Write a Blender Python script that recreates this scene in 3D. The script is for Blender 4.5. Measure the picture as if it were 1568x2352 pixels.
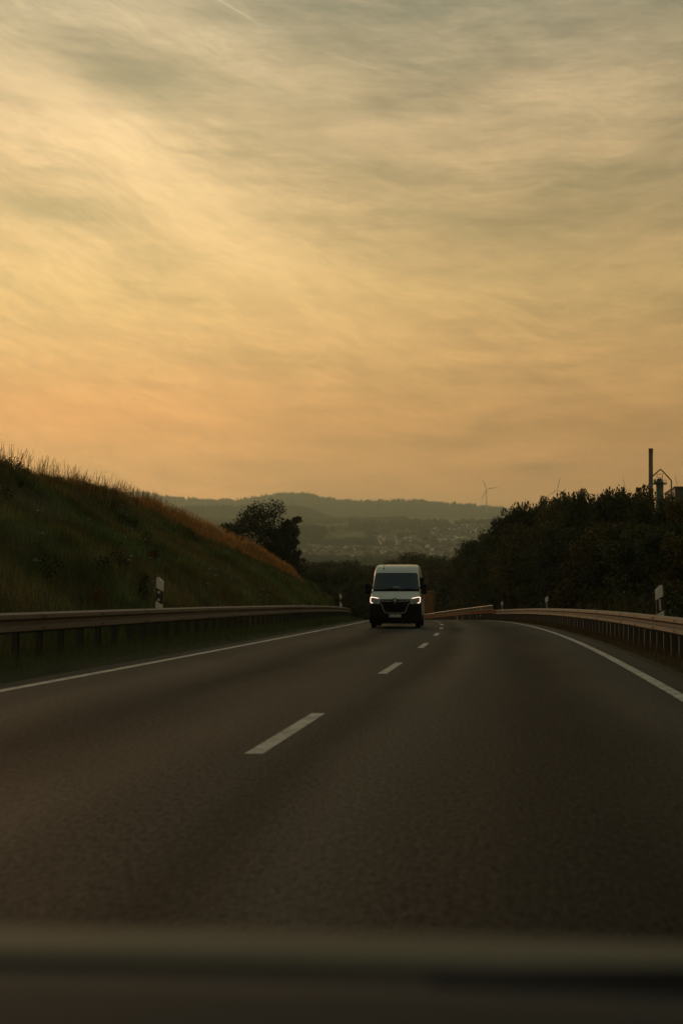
import bpy, bmesh, math, random
import numpy as np
from mathutils import Vector, Matrix
random.seed(4); rng = np.random.default_rng(4)
S = bpy.context.scene
for o in list(bpy.data.objects): bpy.data.objects.remove(o)
PI = math.pi
# ------------------------------------------------------------------ camera
EYE = 1.18
F = 3463.0                                   # focal length in pixels of a 2352 px high picture
PITCH = math.atan(196 / F); YAW = math.atan(374 / F * math.cos(PITCH))
cam = bpy.data.objects.new('camera', bpy.data.cameras.new('camera'))
S.collection.objects.link(cam); S.camera = cam
cam.location = (0, 0, EYE); cam.rotation_euler = (PI / 2 + PITCH, 0, YAW)
cam.data.sensor_fit = 'VERTICAL'; cam.data.sensor_height = 36; cam.data.lens = 36 * F / 2352
cam.data.clip_start = 0.05; cam.data.clip_end = 60000
cam.data.dof.use_dof = True; cam.data.dof.focus_distance = 62; cam.data.dof.aperture_fstop = 2.8
# ------------------------------------------------------------------ view, light
S.view_settings.view_transform = 'Standard'; S.view_settings.look = 'None'
S.view_settings.exposure = 0.0; S.view_settings.gamma = 1.0; S.view_settings.use_curve_mapping = False
S.render.engine = 'CYCLES'
S.cycles.use_denoising = True
S.cycles.volume_bounces = 2; S.cycles.max_bounces = 7; S.cycles.transparent_max_bounces = 12
SUN_AZ = math.radians(-26); SUN_EL = math.radians(7.5)     # azimuth from the road direction, to the left
HAZE_DENSITY = 9.5e-5

def lin(c):
    return tuple(((v / 255) / 12.92 if v / 255 <= .04045 else ((v / 255 + .055) / 1.055) ** 2.4) for v in c)

sun = bpy.data.objects.new('sun', bpy.data.lights.new('sun', 'SUN')); S.collection.objects.link(sun)
sun.data.energy = .75; sun.data.angle = math.radians(14); sun.data.color = (1, .58, .27)
d = Vector((math.sin(SUN_AZ) * math.cos(SUN_EL), math.cos(SUN_AZ) * math.cos(SUN_EL), math.sin(SUN_EL)))
sun.rotation_euler = d.to_track_quat('Z', 'Y').to_euler(); sun.location = (-30, 60, 30)

class NT:
    """small helper to write node trees as expressions"""
    def __init__(s, tree): s.t = tree; s.t.nodes.clear()
    def n(s, kind, **kw):
        nd = s.t.nodes.new(kind)
        for k, v in kw.items(): setattr(nd, k, v)
        return nd
    def put(s, sock, v):
        if hasattr(v, 'is_linked') or isinstance(v, bpy.types.NodeSocket): s.t.links.new(v, sock)
        else: sock.default_value = v
    def m(s, op, a, b=0.0, c=None, clamp=False):
        nd = s.n('ShaderNodeMath', operation=op, use_clamp=clamp)
        s.put(nd.inputs[0], a)
        if b is not None: s.put(nd.inputs[1], b)
        if c is not None: s.put(nd.inputs[2], c)
        return nd.outputs[0]
    def vec(s, x, y, z=0.0):
        nd = s.n('ShaderNodeCombineXYZ')
        for i, v in enumerate((x, y, z)): s.put(nd.inputs[i], v)
        return nd.outputs[0]
    def noise(s, v, scale=1.0, detail=4.0, rough=.5, dist=0.0):
        nd = s.n('ShaderNodeTexNoise')
        if v is not None: s.put(nd.inputs['Vector'], v)
        s.put(nd.inputs['Scale'], scale); s.put(nd.inputs['Detail'], detail)
        s.put(nd.inputs['Roughness'], rough); s.put(nd.inputs['Distortion'], dist)
        return nd.outputs['Fac']
    def ramp(s, f, stops, interp='LINEAR'):
        nd = s.n('ShaderNodeValToRGB'); cr = nd.color_ramp; cr.interpolation = interp
        while len(cr.elements) > 2: cr.elements.remove(cr.elements[-1])
        for i, (p, c) in enumerate(stops):
            e = cr.elements[i] if i < 2 else cr.elements.new(p)
            e.position = p; e.color = tuple(c) + (1,) if not np.isscalar(c) else (c, c, c, 1)
        s.put(nd.inputs[0], f); return nd.outputs[0]
    def mix(s, f, a, b, mode='MIX'):
        nd = s.n('ShaderNodeMixRGB', blend_type=mode)
        s.put(nd.inputs[0], f)
        for i, v in ((1, a), (2, b)):
            s.put(nd.inputs[i], tuple(v) + (1,) if isinstance(v, (tuple, list)) and len(v) == 3 else v)
        return nd.outputs[0]
    def smooth(s, v, a, b):
        nd = s.n('ShaderNodeMapRange', interpolation_type='SMOOTHSTEP')
        s.put(nd.inputs[0], v); nd.inputs[1].default_value = a; nd.inputs[2].default_value = b
        return nd.outputs[0]

W = bpy.data.worlds.new('World'); S.world = W; W.use_nodes = True
w = NT(W.node_tree)
geo = w.n('ShaderNodeTexCoord'); sep = w.n('ShaderNodeSeparateXYZ'); w.t.links.new(geo.outputs['Generated'], sep.inputs[0])
X, Y, Z = sep.outputs
A = w.m('ARCTAN2', X, Y)                                   # azimuth, right is positive
El = w.m('ARCSINE', w.m('MAXIMUM', Z, 0.0), None)
q = w.m('SUBTRACT', El, w.m('MULTIPLY', w.m('MULTIPLY', A, A), .42))
wn = w.noise(w.vec(A, El, 3.1), 5, 3, .5)
qa = w.m('ADD', q, w.m('MULTIPLY', w.m('SUBTRACT', wn, .5), .055))
nA = w.noise(w.vec(w.m('MULTIPLY', A, 5.0), w.m('MULTIPLY', qa, 21), 0.7), 1, 8, .62, .0)
nB = w.noise(w.vec(w.m('MULTIPLY', A, 3.2), w.m('MULTIPLY', qa, 8.5), 5.3), 1, 4, .5, .2)
nC = w.noise(w.vec(w.m('MULTIPLY', A, 11), w.m('MULTIPLY', El, 75), 9.3), 1, 7, .68, .15)
def gauss(a0, e0, sa, se, rot=0.0):
    da = w.m('SUBTRACT', A, a0); de = w.m('SUBTRACT', El, e0)
    if rot:
        c_, s_ = math.cos(rot), math.sin(rot)
        da, de = (w.m('ADD', w.m('MULTIPLY', da, c_), w.m('MULTIPLY', de, s_)),
                  w.m('SUBTRACT', w.m('MULTIPLY', de, c_), w.m('MULTIPLY', da, s_)))
    r = w.m('ADD', w.m('POWER', w.m('DIVIDE', da, sa), 2), w.m('POWER', w.m('DIVIDE', de, se), 2))
    return w.m('EXPONENT', w.m('MULTIPLY', r, -1), None)
fib = w.noise(w.vec(w.m('MULTIPLY', w.m('ADD', A, w.m('MULTIPLY', El, .9)), 9), w.m('MULTIPLY', w.m('ADD', El, w.m('MULTIPLY', A, .62)), 55), 1.7), 1, 8, .68, .1)
streak = w.m('MULTIPLY', gauss(-.235, .275, .17, .022, -.60), w.m('ADD', .25, w.m('MULTIPLY', fib, 1.5)))      # the bright diagonal bank of cirrus
streak2 = w.m('ADD', gauss(-.20, .245, .035, .012, -.35), w.m('MULTIPLY', gauss(-.13, .20, .13, .028, -.45), .5))
patchg = w.m('ADD', gauss(-.30, .250, .060, .013, -.03), w.m('ADD', gauss(-.25, .335, .05, .016, -.2), gauss(-.05, .375, .09, .02, -.1)))      # dull gaps
nD = w.noise(w.vec(w.m('MULTIPLY', A, 7), w.m('MULTIPLY', w.m('ADD', qa, w.m('MULTIPLY', nB, .03)), 46), 3.9), 1, 8, .70, .1)
nF = w.noise(w.vec(w.m('MULTIPLY', w.m('SUBTRACT', A, w.m('MULTIPLY', El, .5)), 10), w.m('MULTIPLY', w.m('ADD', qa, w.m('MULTIPLY', A, .22)), 34), 12.3), 1, 9, .72, .2)
rid = w.m('POWER', w.m('SUBTRACT', 1, w.m('ABSOLUTE', w.m('SUBTRACT', w.m('MULTIPLY', nF, 2), 1.0), None)), 7)
rid2 = w.m('POWER', w.m('SUBTRACT', 1, w.m('ABSOLUTE', w.m('SUBTRACT', w.m('MULTIPLY', nA, 2), 1.04), None)), 6)
cl = w.m('ADD', w.m('ADD', w.m('MULTIPLY', nB, .42), w.m('MULTIPLY', nA, .36)), w.m('ADD', w.m('MULTIPLY', nC, .20), w.m('MULTIPLY', nD, .26)))
cl = w.m('ADD', cl, w.m('ADD', w.m('MULTIPLY', streak, .17), w.m('MULTIPLY', streak2, .10)))
cl = w.m('SUBTRACT', cl, w.m('MULTIPLY', patchg, .12))
cl = w.smooth(cl, .44, .77)
Zr = w.m('MULTIPLY', Z, 1.0)
cloud = w.ramp(Zr, [(0, lin((218, 138, 80))), (.045, lin((218, 144, 80))), (.12, lin((234, 168, 96))), (.20, lin((236, 191, 122))),
                    (.29, lin((243, 205, 150))), (.36, lin((224, 200, 158))), (.48, lin((192, 184, 156))), (1, lin((134, 152, 150)))])
gap = w.ramp(Zr, [(0, lin((210, 130, 76))), (.05, lin((198, 132, 74))), (.12, lin((190, 138, 80))), (.2, lin((190, 160, 100))),
                  (.29, lin((174, 157, 117))), (.37, lin((148, 144, 118))), (.5, lin((134, 138, 126))), (1, lin((108, 134, 138)))])
veil = w.mix(cl, gap, cloud)
# a gap-free brightening towards the veiled sun, dimmer away from it
dt = w.n('ShaderNodeVectorMath', operation='DOT_PRODUCT'); w.t.links.new(geo.outputs['Generated'], dt.inputs[0])
dt.inputs[1].default_value = (math.sin(-.33), math.cos(-.33), .12)
ang = w.m('ARCCOSINE', w.m('MINIMUM', w.m('MAXIMUM', dt.outputs['Value'], -1), 1), None)
fall = w.m('ADD', .58, w.m('MULTIPLY', .46, w.m('EXPONENT', w.m('MULTIPLY', w.m('POWER', w.m('DIVIDE', ang, .46), 2), -1), None)))
fall = w.m('MULTIPLY', fall, w.m('ADD', 1.0, w.m('MULTIPLY', .75, w.m('EXPONENT', w.m('MULTIPLY', w.m('MAXIMUM', Z, 0.0), -16), None))))
veil = w.mix(1.0, veil, w.vec(fall, fall, fall), 'MULTIPLY')
glow = w.m('MULTIPLY', w.m('ADD', w.m('MULTIPLY', gauss(-.235, .265, .11, .09), .09), w.m('MULTIPLY', streak, .09)), 1)
veil = w.mix(glow, veil, lin((255, 226, 160)), 'ADD')
warm = w.m('MULTIPLY', gauss(-.33, .120, .15, .026), .30)
veil = w.mix(warm, veil, lin((255, 132, 52)), 'ADD')
tx_ = w.m('ADD', .70, w.m('ADD', w.m('MULTIPLY', nD, .26), w.m('MULTIPLY', nC, .16)))
tx_ = w.m('ADD', tx_, w.m('MULTIPLY', w.m('MULTIPLY', rid, w.smooth(nB, .30, .6)), .17))
tx_ = w.m('ADD', tx_, w.m('MULTIPLY', rid2, .07))
veil = w.mix(1.0, veil, w.vec(tx_, tx_, tx_), 'MULTIPLY')
cool = w.m('MULTIPLY', gauss(.14, .42, .20, .06), .22)
veil = w.mix(cool, veil, lin((112, 120, 96)), 'MIX')
# low cloud bank to the right with lit crests
lowb = w.m('MULTIPLY', gauss(.085, .089, .075, .0055, .12), w.smooth(w.noise(w.vec(w.m('MULTIPLY', A, 30), w.m('MULTIPLY', El, 110), 2), 1, 4, .55), .38, .62))
veil = w.mix(w.m('MULTIPLY', lowb, .42), veil, lin((196, 132, 82)), 'MIX')
lowd = w.m('MULTIPLY', gauss(.020, .0855, .02, .0030, 0), .5)
veil = w.mix(lowd, veil, lin((150, 106, 66)), 'MIX')
# contrails: thin lines between two sky directions
def trail(a1, e1, a2, e2, wd, amt):
    L = math.hypot(a2 - a1, e2 - e1); ux, uy = (a2 - a1) / L, (e2 - e1) / L
    dx = w.m('SUBTRACT', A, a1); dy = w.m('SUBTRACT', El, e1)
    al = w.m('ADD', w.m('MULTIPLY', dx, ux), w.m('MULTIPLY', dy, uy))
    ac = w.m('SUBTRACT', w.m('MULTIPLY', dx, uy), w.m('MULTIPLY', dy, ux))
    g = w.m('EXPONENT', w.m('MULTIPLY', w.m('POWER', w.m('DIVIDE', ac, wd), 2), -1), None)
    return w.m('MULTIPLY', w.m('MULTIPLY', g, w.smooth(al, 0, L * .15)), w.m('MULTIPLY', w.m('SUBTRACT', 1, w.smooth(al, L * .85, L)), amt))
veil = w.mix(trail(-.225, .40, -.162, .369, .0007, .32), veil, lin((245, 225, 180)))
veil = w.mix(trail(-.12, .353, -.07, .338, .0009, .14), veil, lin((240, 215, 165)))
sky = w.n('ShaderNodeTexSky', sky_type='NISHITA', sun_disc=False)
sky.sun_elevation = SUN_EL; sky.sun_rotation = SUN_AZ; sky.dust_density = 4
sm = w.mix(1.0, sky.outputs[0], (.05, .05, .05), 'MULTIPLY')
veil = w.mix(.94, sm, veil)
below = w.smooth(Z, -.02, 0.0)
veil = w.mix(below, lin((120, 92, 60)), veil)
bg = w.n('ShaderNodeBackground'); w.t.links.new(veil, bg.inputs[0]); bg.inputs[1].default_value = 1.0
ow = w.n('ShaderNodeOutputWorld'); w.t.links.new(bg.outputs[0], ow.inputs[0])

# ------------------------------------------------------------------ geometry helpers
def ray(x, y):
    cx, cy = (x - 784) / F, -(y - 1176) / F
    f = np.array([-math.sin(YAW) * math.cos(PITCH), math.cos(YAW) * math.cos(PITCH), math.sin(PITCH)])
    r = np.array([math.cos(YAW), math.sin(YAW), 0]); u = np.cross(r, f)
    return f + cx * r + cy * u
def atY(x, y, Yd):
    d = ray(x, y); return (d[0] / d[1] * Yd, Yd, EYE + d[2] / d[1] * Yd)
def atD(x, y, D):
    d = ray(x, y); k = D / math.hypot(d[0], d[1]); return (d[0] * k, d[1] * k, EYE + d[2] * k)

def col(): return S.collection
def setp(o, label=None, cat=None, group=None, kind=None):
    for k, v in (('label', label), ('category', cat), ('group', group), ('kind', kind)):
        if v: o[k] = v
    return o
def mesh_np(name, V, Fc, mats, parent=None, smooth=False, colors=None, mi=None):
    """V (n,3) array, Fc list or (m,k) array of faces"""
    me = bpy.data.meshes.new(name)
    V = np.asarray(V, dtype=np.float32)
    if isinstance(Fc, np.ndarray):
        m, k = Fc.shape
        me.vertices.add(len(V)); me.vertices.foreach_set('co', V.ravel())
        me.loops.add(m * k); me.loops.foreach_set('vertex_index', Fc.astype(np.int32).ravel())
        me.polygons.add(m); me.polygons.foreach_set('loop_start', np.arange(0, m * k, k, dtype=np.int32))
        me.update(calc_edges=True)
    else:
        me.from_pydata([tuple(map(float, v)) for v in V], [], Fc); me.update()
    for m_ in (mats if isinstance(mats, (list, tuple)) else [mats]): me.materials.append(m_)
    if mi is not None: me.polygons.foreach_set('material_index', np.asarray(mi, dtype=np.int32))
    if smooth: me.polygons.foreach_set('use_smooth', np.ones(len(me.polygons), dtype=bool))
    if colors is not None:
        at = me.color_attributes.new('tint', 'FLOAT_COLOR', 'POINT')
        c = np.ones((len(V), 4), dtype=np.float32); c[:, :3] = colors; at.data.foreach_set('color', c.ravel())
    o = bpy.data.objects.new(name, me); col().objects.link(o)
    if parent: o.parent = parent
    return o
def empty(name, loc=(0, 0, 0), rz=0):
    o = bpy.data.objects.new(name, None); col().objects.link(o); o.location = loc; o.rotation_euler = (0, 0, rz)
    o.empty_display_size = .3
    return o
def copy_tree(o, parent=None):
    c = o.copy(); col().objects.link(c)
    if parent: c.parent = parent
    for ch in list(o.children): copy_tree(ch, c)
    return c

class MB:
    def __init__(s): s.v = []; s.f = []
    def add(s, vs, fs):
        b = len(s.v); s.v += [tuple(v) for v in vs]; s.f += [tuple(i + b for i in f) for f in fs]; return s
    def box(s, x0, x1, y0, y1, z0, z1, bev=0.0, M=None):
        if bev:
            b = bev
            vs = []
            for z, i in ((z0, b), (z0 + b, 0), (z1 - b, 0), (z1, b)):
                X0, X1, Y0, Y1 = x0 + i, x1 - i, y0 + i, y1 - i
                vs += [(X0 + b, Y0, z), (X1 - b, Y0, z), (X1, Y0 + b, z), (X1, Y1 - b, z), (X1 - b, Y1, z), (X0 + b, Y1, z), (X0, Y1 - b, z), (X0, Y0 + b, z)]
            fs = [tuple(range(7, -1, -1)), tuple(range(24, 32))]
            for k in range(3):
                for i in range(8): j = (i + 1) % 8; fs.append((k * 8 + i, k * 8 + j, k * 8 + 8 + j, k * 8 + 8 + i))
        else:
            vs = [(x0, y0, z0), (x1, y0, z0), (x1, y1, z0), (x0, y1, z0), (x0, y0, z1), (x1, y0, z1), (x1, y1, z1), (x0, y1, z1)]
            fs = [(3, 2, 1, 0), (4, 5, 6, 7), (0, 1, 5, 4), (1, 2, 6, 5), (2, 3, 7, 6), (3, 0, 4, 7)]
        if M is not None: vs = [tuple(M @ Vector(v)) for v in vs]
        return s.add(vs, fs)
    def tube(s, pts, rad, n=8, cap=True):
        pts = [Vector(p) for p in pts]; rs = rad if isinstance(rad, (list, tuple)) else [rad] * len(pts)
        rings = []
        t0 = (pts[1] - pts[0]).normalized()
        up = Vector((0, 0, 1)) if abs(t0.z) < .9 else Vector((1, 0, 0))
        a = t0.cross(up).normalized()
        for i, p in enumerate(pts):
            if i == 0: t = pts[1] - p
            elif i == len(pts) - 1: t = p - pts[i - 1]
            else: t = (pts[i + 1] - p).normalized() + (p - pts[i - 1]).normalized()
            t.normalize(); a = (a - t * a.dot(t)).normalized(); b = t.cross(a)
            rings.append([p + (a * math.cos(2 * PI * k / n) + b * math.sin(2 * PI * k / n)) * rs[i] for k in range(n)])
        vs = [v for r in rings for v in r]; fs = []
        for i in range(len(pts) - 1):
            for k in range(n): j = (k + 1) % n; fs.append((i * n + k, i * n + j, i * n + n + j, i * n + n + k))
        if cap: fs += [tuple(range(n - 1, -1, -1)), tuple((len(pts) - 1) * n + k for k in range(n))]
        return s.add(vs, fs)
    def lathe(s, prof, n=24, axis='z', c=(0, 0, 0)):
        vs = []
        for r, h in prof:
            for k in range(n):
                a = 2 * PI * k / n; p = (r * math.cos(a), r * math.sin(a), h)
                if axis == 'x': p = (h, r * math.cos(a), r * math.sin(a))
                if axis == 'y': p = (r * math.sin(a), h, r * math.cos(a))
                vs.append((p[0] + c[0], p[1] + c[1], p[2] + c[2]))
        fs = []
        for i in range(len(prof) - 1):
            for k in range(n): j = (k + 1) % n; fs.append((i * n + k, i * n + j, i * n + n + j, i * n + n + k))
        fs += [tuple(range(n - 1, -1, -1)), tuple((len(prof) - 1) * n + k for k in range(n))]
        return s.add(vs, fs)
    def prism(s, pts, y0, y1):
        n = len(pts); vs = [(x, y0, z) for x, z in pts] + [(x, y1, z) for x, z in pts]
        fs = [tuple(range(n)), tuple(range(2 * n - 1, n - 1, -1))]
        for i in range(n): j = (i + 1) % n; fs.append((j, i, i + n, j + n))
        return s.add(vs, fs)
    def build(s, name, m, parent=None, smooth=False):
        me = bpy.data.meshes.new(name); me.from_pydata(s.v, [], s.f); me.update()
        bm = bmesh.new(); bm.from_mesh(me); bmesh.ops.recalc_face_normals(bm, faces=bm.faces)
        bm.to_mesh(me); bm.free(); me.materials.append(m)
        if smooth: me.polygons.foreach_set('use_smooth', np.ones(len(me.polygons), dtype=bool)); me.set_sharp_from_angle(angle=math.radians(38))
        o = bpy.data.objects.new(name, me); col().objects.link(o)
        if parent: o.parent = parent
        return o

def mat(name, c, rough=.6, metal=0.0, spec=.5, var=.15, scale=4.0, bump=0.0, bscale=60, emit=None, es=0.0, coat=0.0, attr=False, trans=0.0, rvar=0.0):
    m = bpy.data.materials.new(name); m.use_nodes = True; t = NT(m.node_tree)
    p = t.n('ShaderNodeBsdfPrincipled'); out = t.n('ShaderNodeOutputMaterial')
    tc = t.n('ShaderNodeTexCoord').outputs['Object']
    n = t.noise(tc, scale, 5, .6)
    f = t.m('ADD', 1 - var, t.m('MULTIPLY', n, 2 * var))
    base = tuple(c) + (1,)
    if attr:
        a = t.n('ShaderNodeAttribute', attribute_name='tint'); base = a.outputs['Color']
    colr = t.mix(1.0, base, t.vec(f, f, f), 'MULTIPLY')
    t.put(p.inputs['Base Color'], colr)
    p.inputs['Metallic'].default_value = metal
    t.put(p.inputs['Roughness'], t.m('ADD', rough - rvar, t.m('MULTIPLY', n, 2 * rvar)) if rvar else rough)
    p.inputs['Specular IOR Level'].default_value = spec; p.inputs['Coat Weight'].default_value = coat
    if emit: p.inputs['Emission Color'].default_value = tuple(emit) + (1,); p.inputs['Emission Strength'].default_value = es
    if bump:
        b = t.n('ShaderNodeBump'); b.inputs['Strength'].default_value = bump; b.inputs['Distance'].default_value = .02
        t.put(b.inputs['Height'], t.noise(tc, bscale, 4, .6)); t.t.links.new(b.outputs[0], p.inputs['Normal'])
    sh = p.outputs[0]
    if trans:
        tr = t.n('ShaderNodeBsdfTranslucent'); t.put(tr.inputs[0], colr)
        mx = t.n('ShaderNodeMixShader'); mx.inputs[0].default_value = trans
        t.t.links.new(sh, mx.inputs[1]); t.t.links.new(tr.outputs[0], mx.inputs[2]); sh = mx.outputs[0]
    t.t.links.new(sh, out.inputs[0])
    return m

def interp(x, pts):
    return np.interp(x, [p[0] for p in pts], [p[1] for p in pts])
# value noise for terrain
_tab = rng.random((256, 256))
def vnoise(x, y, s=1.0, oct=4):
    x = np.asarray(x, float) / s; y = np.asarray(y, float) / s; r = 0; a = 1; tot = 0
    for o in range(oct):
        xi = np.floor(x).astype(int); yi = np.floor(y).astype(int); fx = x - xi; fy = y - yi
        fx = fx * fx * (3 - 2 * fx); fy = fy * fy * (3 - 2 * fy)
        g = lambda i, j: _tab[(xi + i) % 256, (yi + j) % 256]
        r = r + a * ((g(0, 0) * (1 - fx) + g(1, 0) * fx) * (1 - fy) + (g(0, 1) * (1 - fx) + g(1, 1) * fx) * fy)
        tot += a; a *= .5; x = x * 2.03 + 17.3; y = y * 2.03 + 5.1
    return r / tot - .5

# ------------------------------------------------------------------ road alignment
def cx(Yv):
    Yv = np.asarray(Yv, float); a = np.clip(Yv - 22, 0, 168); b = np.clip(Yv - 190, 0, None)
    return -(a * a) / 2300 - b * (2 * 168 / 2300)
def rz(Yv):
    Yv = np.asarray(Yv, float); a = np.clip(Yv - 30, 0, 190); b = np.clip(Yv - 220, 0, None)
    return -7.6e-5 * a * a - b * (2 * 7.6e-5 * 190)
def heading(Yv): return math.atan2(float(cx(Yv + .5) - cx(Yv - .5)), 1.0)   # negative = left
def at_xd(xd, u, lo=8, hi=400):
    """distance along the road at which the line at offset u is seen in column xd"""
    dd = ray(xd, 1372); k = dd[0] / dd[1]
    ys = np.linspace(lo, hi, 4000); v = u + cx(ys) - k * ys
    i = np.where(np.sign(v[1:]) != np.sign(v[:-1]))[0]
    return float(ys[i[0]]) if len(i) else None

crest = []                                                   # (Y, u, z) of the top of the cutting at the left
for x, y, Yd in [(0, 1066, 60.5), (100, 1104, 67.8), (180, 1122, 74), (250, 1136, 81), (350, 1170, 95), (400, 1193, 104), (450, 1213, 115), (500, 1232, 131), (550, 1253, 142), (600, 1272, 151), (650, 1300, 165), (720, 1345, 183), (770, 1382, 197)]:
    p = atY(x, y, Yd); crest.append((Yd, p[0] - float(cx(Yd)), p[2]))
crest = [(-80, -20, 6.3), (20, -20, 6.4)] + crest + [(225, -9.5, float(rz(225)) + .15), (700, -9.5, float(rz(700)) + .15)]
def ground_z(Yv, u):
    Yv, u = np.broadcast_arrays(np.asarray(Yv, float), np.asarray(u, float))
    base = rz(Yv)
    uc = np.interp(Yv, [c[0] for c in crest], [c[1] for c in crest]); zc = np.interp(Yv, [c[0] for c in crest], [c[2] for c in crest])
    toe = -8.9
    t = np.clip((toe - u) / np.maximum(toe - uc, .3), 0, 1)
    ts = np.where(t < 1, t + .05 * np.sin(t * PI * 2), 1.0)
    left = base + .12 + (zc - base - .12) * ts
    beyond = np.clip(uc - u, 0, None)
    left = left - .22 * np.clip(beyond - .5, 0, 40) - .02 * np.clip(beyond - 40, 0, None)
    z = np.where(u < toe, left, 0)
    vl = base + np.interp(u, [-8.9, -8.2, -7.2, -6.85, -6.8, 2.5, 2.56, 3.0, 4.2, 7.0, 12.0, 60, 160], [.12, .12, .04, -.01, -.06, -.06, -.01, -.02, -.06, -.75, -1.0, -1.6, -6])
    z = np.where(u >= toe, vl, z)
    amp = np.clip((-u - 9) / 3, 0, 1) + np.clip((u - 5) / 3, 0, 1)
    return z + amp * (vnoise(u + 300, Yv + 300, 3.0, 3) * .42)

# ------------------------------------------------------------------ materials of the setting
def ground_mat():
    m = bpy.data.materials.new('verge_soil'); m.use_nodes = True; t = NT(m.node_tree)
    p = t.n('ShaderNodeBsdfPrincipled'); out = t.n('ShaderNodeOutputMaterial'); tc = t.n('ShaderNodeTexCoord').outputs['Object']
    n1 = t.noise(tc, .35, 5, .6); n2 = t.noise(tc, 6, 5, .65)
    c = t.ramp(n1, [(.35, (.030, .040, .013)), (.5, (.042, .045, .016)), (.62, (.070, .050, .019))])
    c = t.mix(t.m('MULTIPLY', n2, .6), c, (.012, .013, .006))
    t.put(p.inputs['Base Color'], c); p.inputs['Roughness'].default_value = .95; p.inputs['Specular IOR Level'].default_value = .1
    t.t.links.new(p.outputs[0], out.inputs[0]); return m
def asphalt_mat():
    m = bpy.data.materials.new('asphalt'); m.use_nodes = True; t = NT(m.node_tree)
    p = t.n('ShaderNodeBsdfPrincipled'); out = t.n('ShaderNodeOutputMaterial')
    uv = t.n('ShaderNodeUVMap').outputs[0]                         # u = metres across, v = metres along
    sp = t.n('ShaderNodeSeparateXYZ'); t.t.links.new(uv, sp.inputs[0]); U, V, _ = sp.outputs
    tc = t.n('ShaderNodeTexCoord').outputs['Object']
    st_ = t.vec(U, t.m('MULTIPLY', V, .30), 2.0); fine = t.noise(st_, 60, 4, .8); mid = t.noise(st_, 30, 5, .8)
    vo = t.n('ShaderNodeTexVoronoi'); t.put(vo.inputs['Vector'], tc); vo.inputs['Scale'].default_value = 90
    lane = t.noise(t.vec(t.m('MULTIPLY', U, 1.1), t.m('MULTIPLY', V, .05), 0), 1, 3, .5)
    big = t.noise(t.vec(t.m('MULTIPLY', U, .5), t.m('MULTIPLY', V, .09), 4), 1, 4, .55)
    # wheel tracks of the two lanes
    tr = 0.0
    for c0 in (-.95, .95, -5.0, -3.1):
        g = t.m('EXPONENT', t.m('MULTIPLY', t.m('POWER', t.m('DIVIDE', t.m('SUBTRACT', U, c0), .42), 2), -1), None)
        tr = g if tr == 0.0 else t.m('ADD', tr, g)
    v = t.m('ADD', .62, t.m('MULTIPLY', lane, .42)); v = t.m('ADD', v, t.m('MULTIPLY', big, .34))
    v = t.m('SUBTRACT', v, t.m('MULTIPLY', tr, .10))
    for c0, wd, am in ((-3.9, .55, -.30), (-1.38, .30, -.20), (.45, .75, -.24), (-2.7, .4, .10), (-.8, .30, .20), (1.6, .3, .08), (-5.3, .4, .08)):
        g = t.m('EXPONENT', t.m('MULTIPLY', t.m('POWER', t.m('DIVIDE', t.m('SUBTRACT', t.m('ADD', U, t.m('MULTIPLY', t.m('SUBTRACT', big, .5), .8)), c0), wd), 2), -1), None)
        v = t.m('ADD', v, t.m('MULTIPLY', g, am * 1.5))
    tone = v
    g1 = t.m('ADD', .62, t.m('MULTIPLY', t.m('POWER', vo.outputs['Distance'], 1.0), .9))
    v = t.m('MULTIPLY', v, t.m('MULTIPLY', t.m('MAXIMUM', .1, t.m('ADD', -.3, t.m('MULTIPLY', fine, 2.6))), t.m('MAXIMUM', .1, t.m('ADD', -.6, t.m('MULTIPLY', mid, 3.2)))))
    v = t.m('MULTIPLY', v, g1)
    # bright grit
    st = t.smooth(t.noise(tc, 75, 1, .5), .70, .80)
    c = t.mix(1.0, (.0170, .0212, .0195), t.vec(v, v, v), 'MULTIPLY')
    c = t.mix(t.m('MULTIPLY', st, .5), c, (.11, .10, .085))
    # stains
    sn = t.smooth(t.noise(t.vec(t.m('MULTIPLY', U, 2.3), t.m('MULTIPLY', V, .8), 7), 1, 5, .6), .62, .74)
    c = t.mix(t.m('MULTIPLY', sn, .35), c, (.02, .018, .016))
    t.put(p.inputs['Base Color'], c)
    sh = t.m('MAXIMUM', t.smooth(U, 2.15, 2.4), t.m('SUBTRACT', 1, t.smooth(U, -6.65, -6.4)))
    c = t.mix(t.m('MULTIPLY', sh, t.m('ADD', .35, t.m('MULTIPLY', mid, .6))), c, (.016, .011, .007))
    t.put(p.inputs['Roughness'], t.m('ADD', .48, t.m('MULTIPLY', t.m('SUBTRACT', lane, t.m('MULTIPLY', tr, .12)), .22)))
    t.put(p.inputs['Specular IOR Level'], t.m('MULTIPLY', t.m('MULTIPLY', .055, t.m('POWER', tone, 1.6)), t.m('MAXIMUM', 0.0, t.m('ADD', -1.0, t.m('MULTIPLY', mid, 4.0)))))
    b = t.n('ShaderNodeBump'); b.inputs['Strength'].default_value = .8; b.inputs['Distance'].default_value = .012
    t.put(b.inputs['Height'], t.m('ADD', vo.outputs['Distance'], t.m('ADD', fine, t.m('MULTIPLY', mid, 2.0)))); t.t.links.new(b.outputs[0], p.inputs['Normal'])
    t.t.links.new(p.outputs[0], out.inputs[0]); return m
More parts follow.
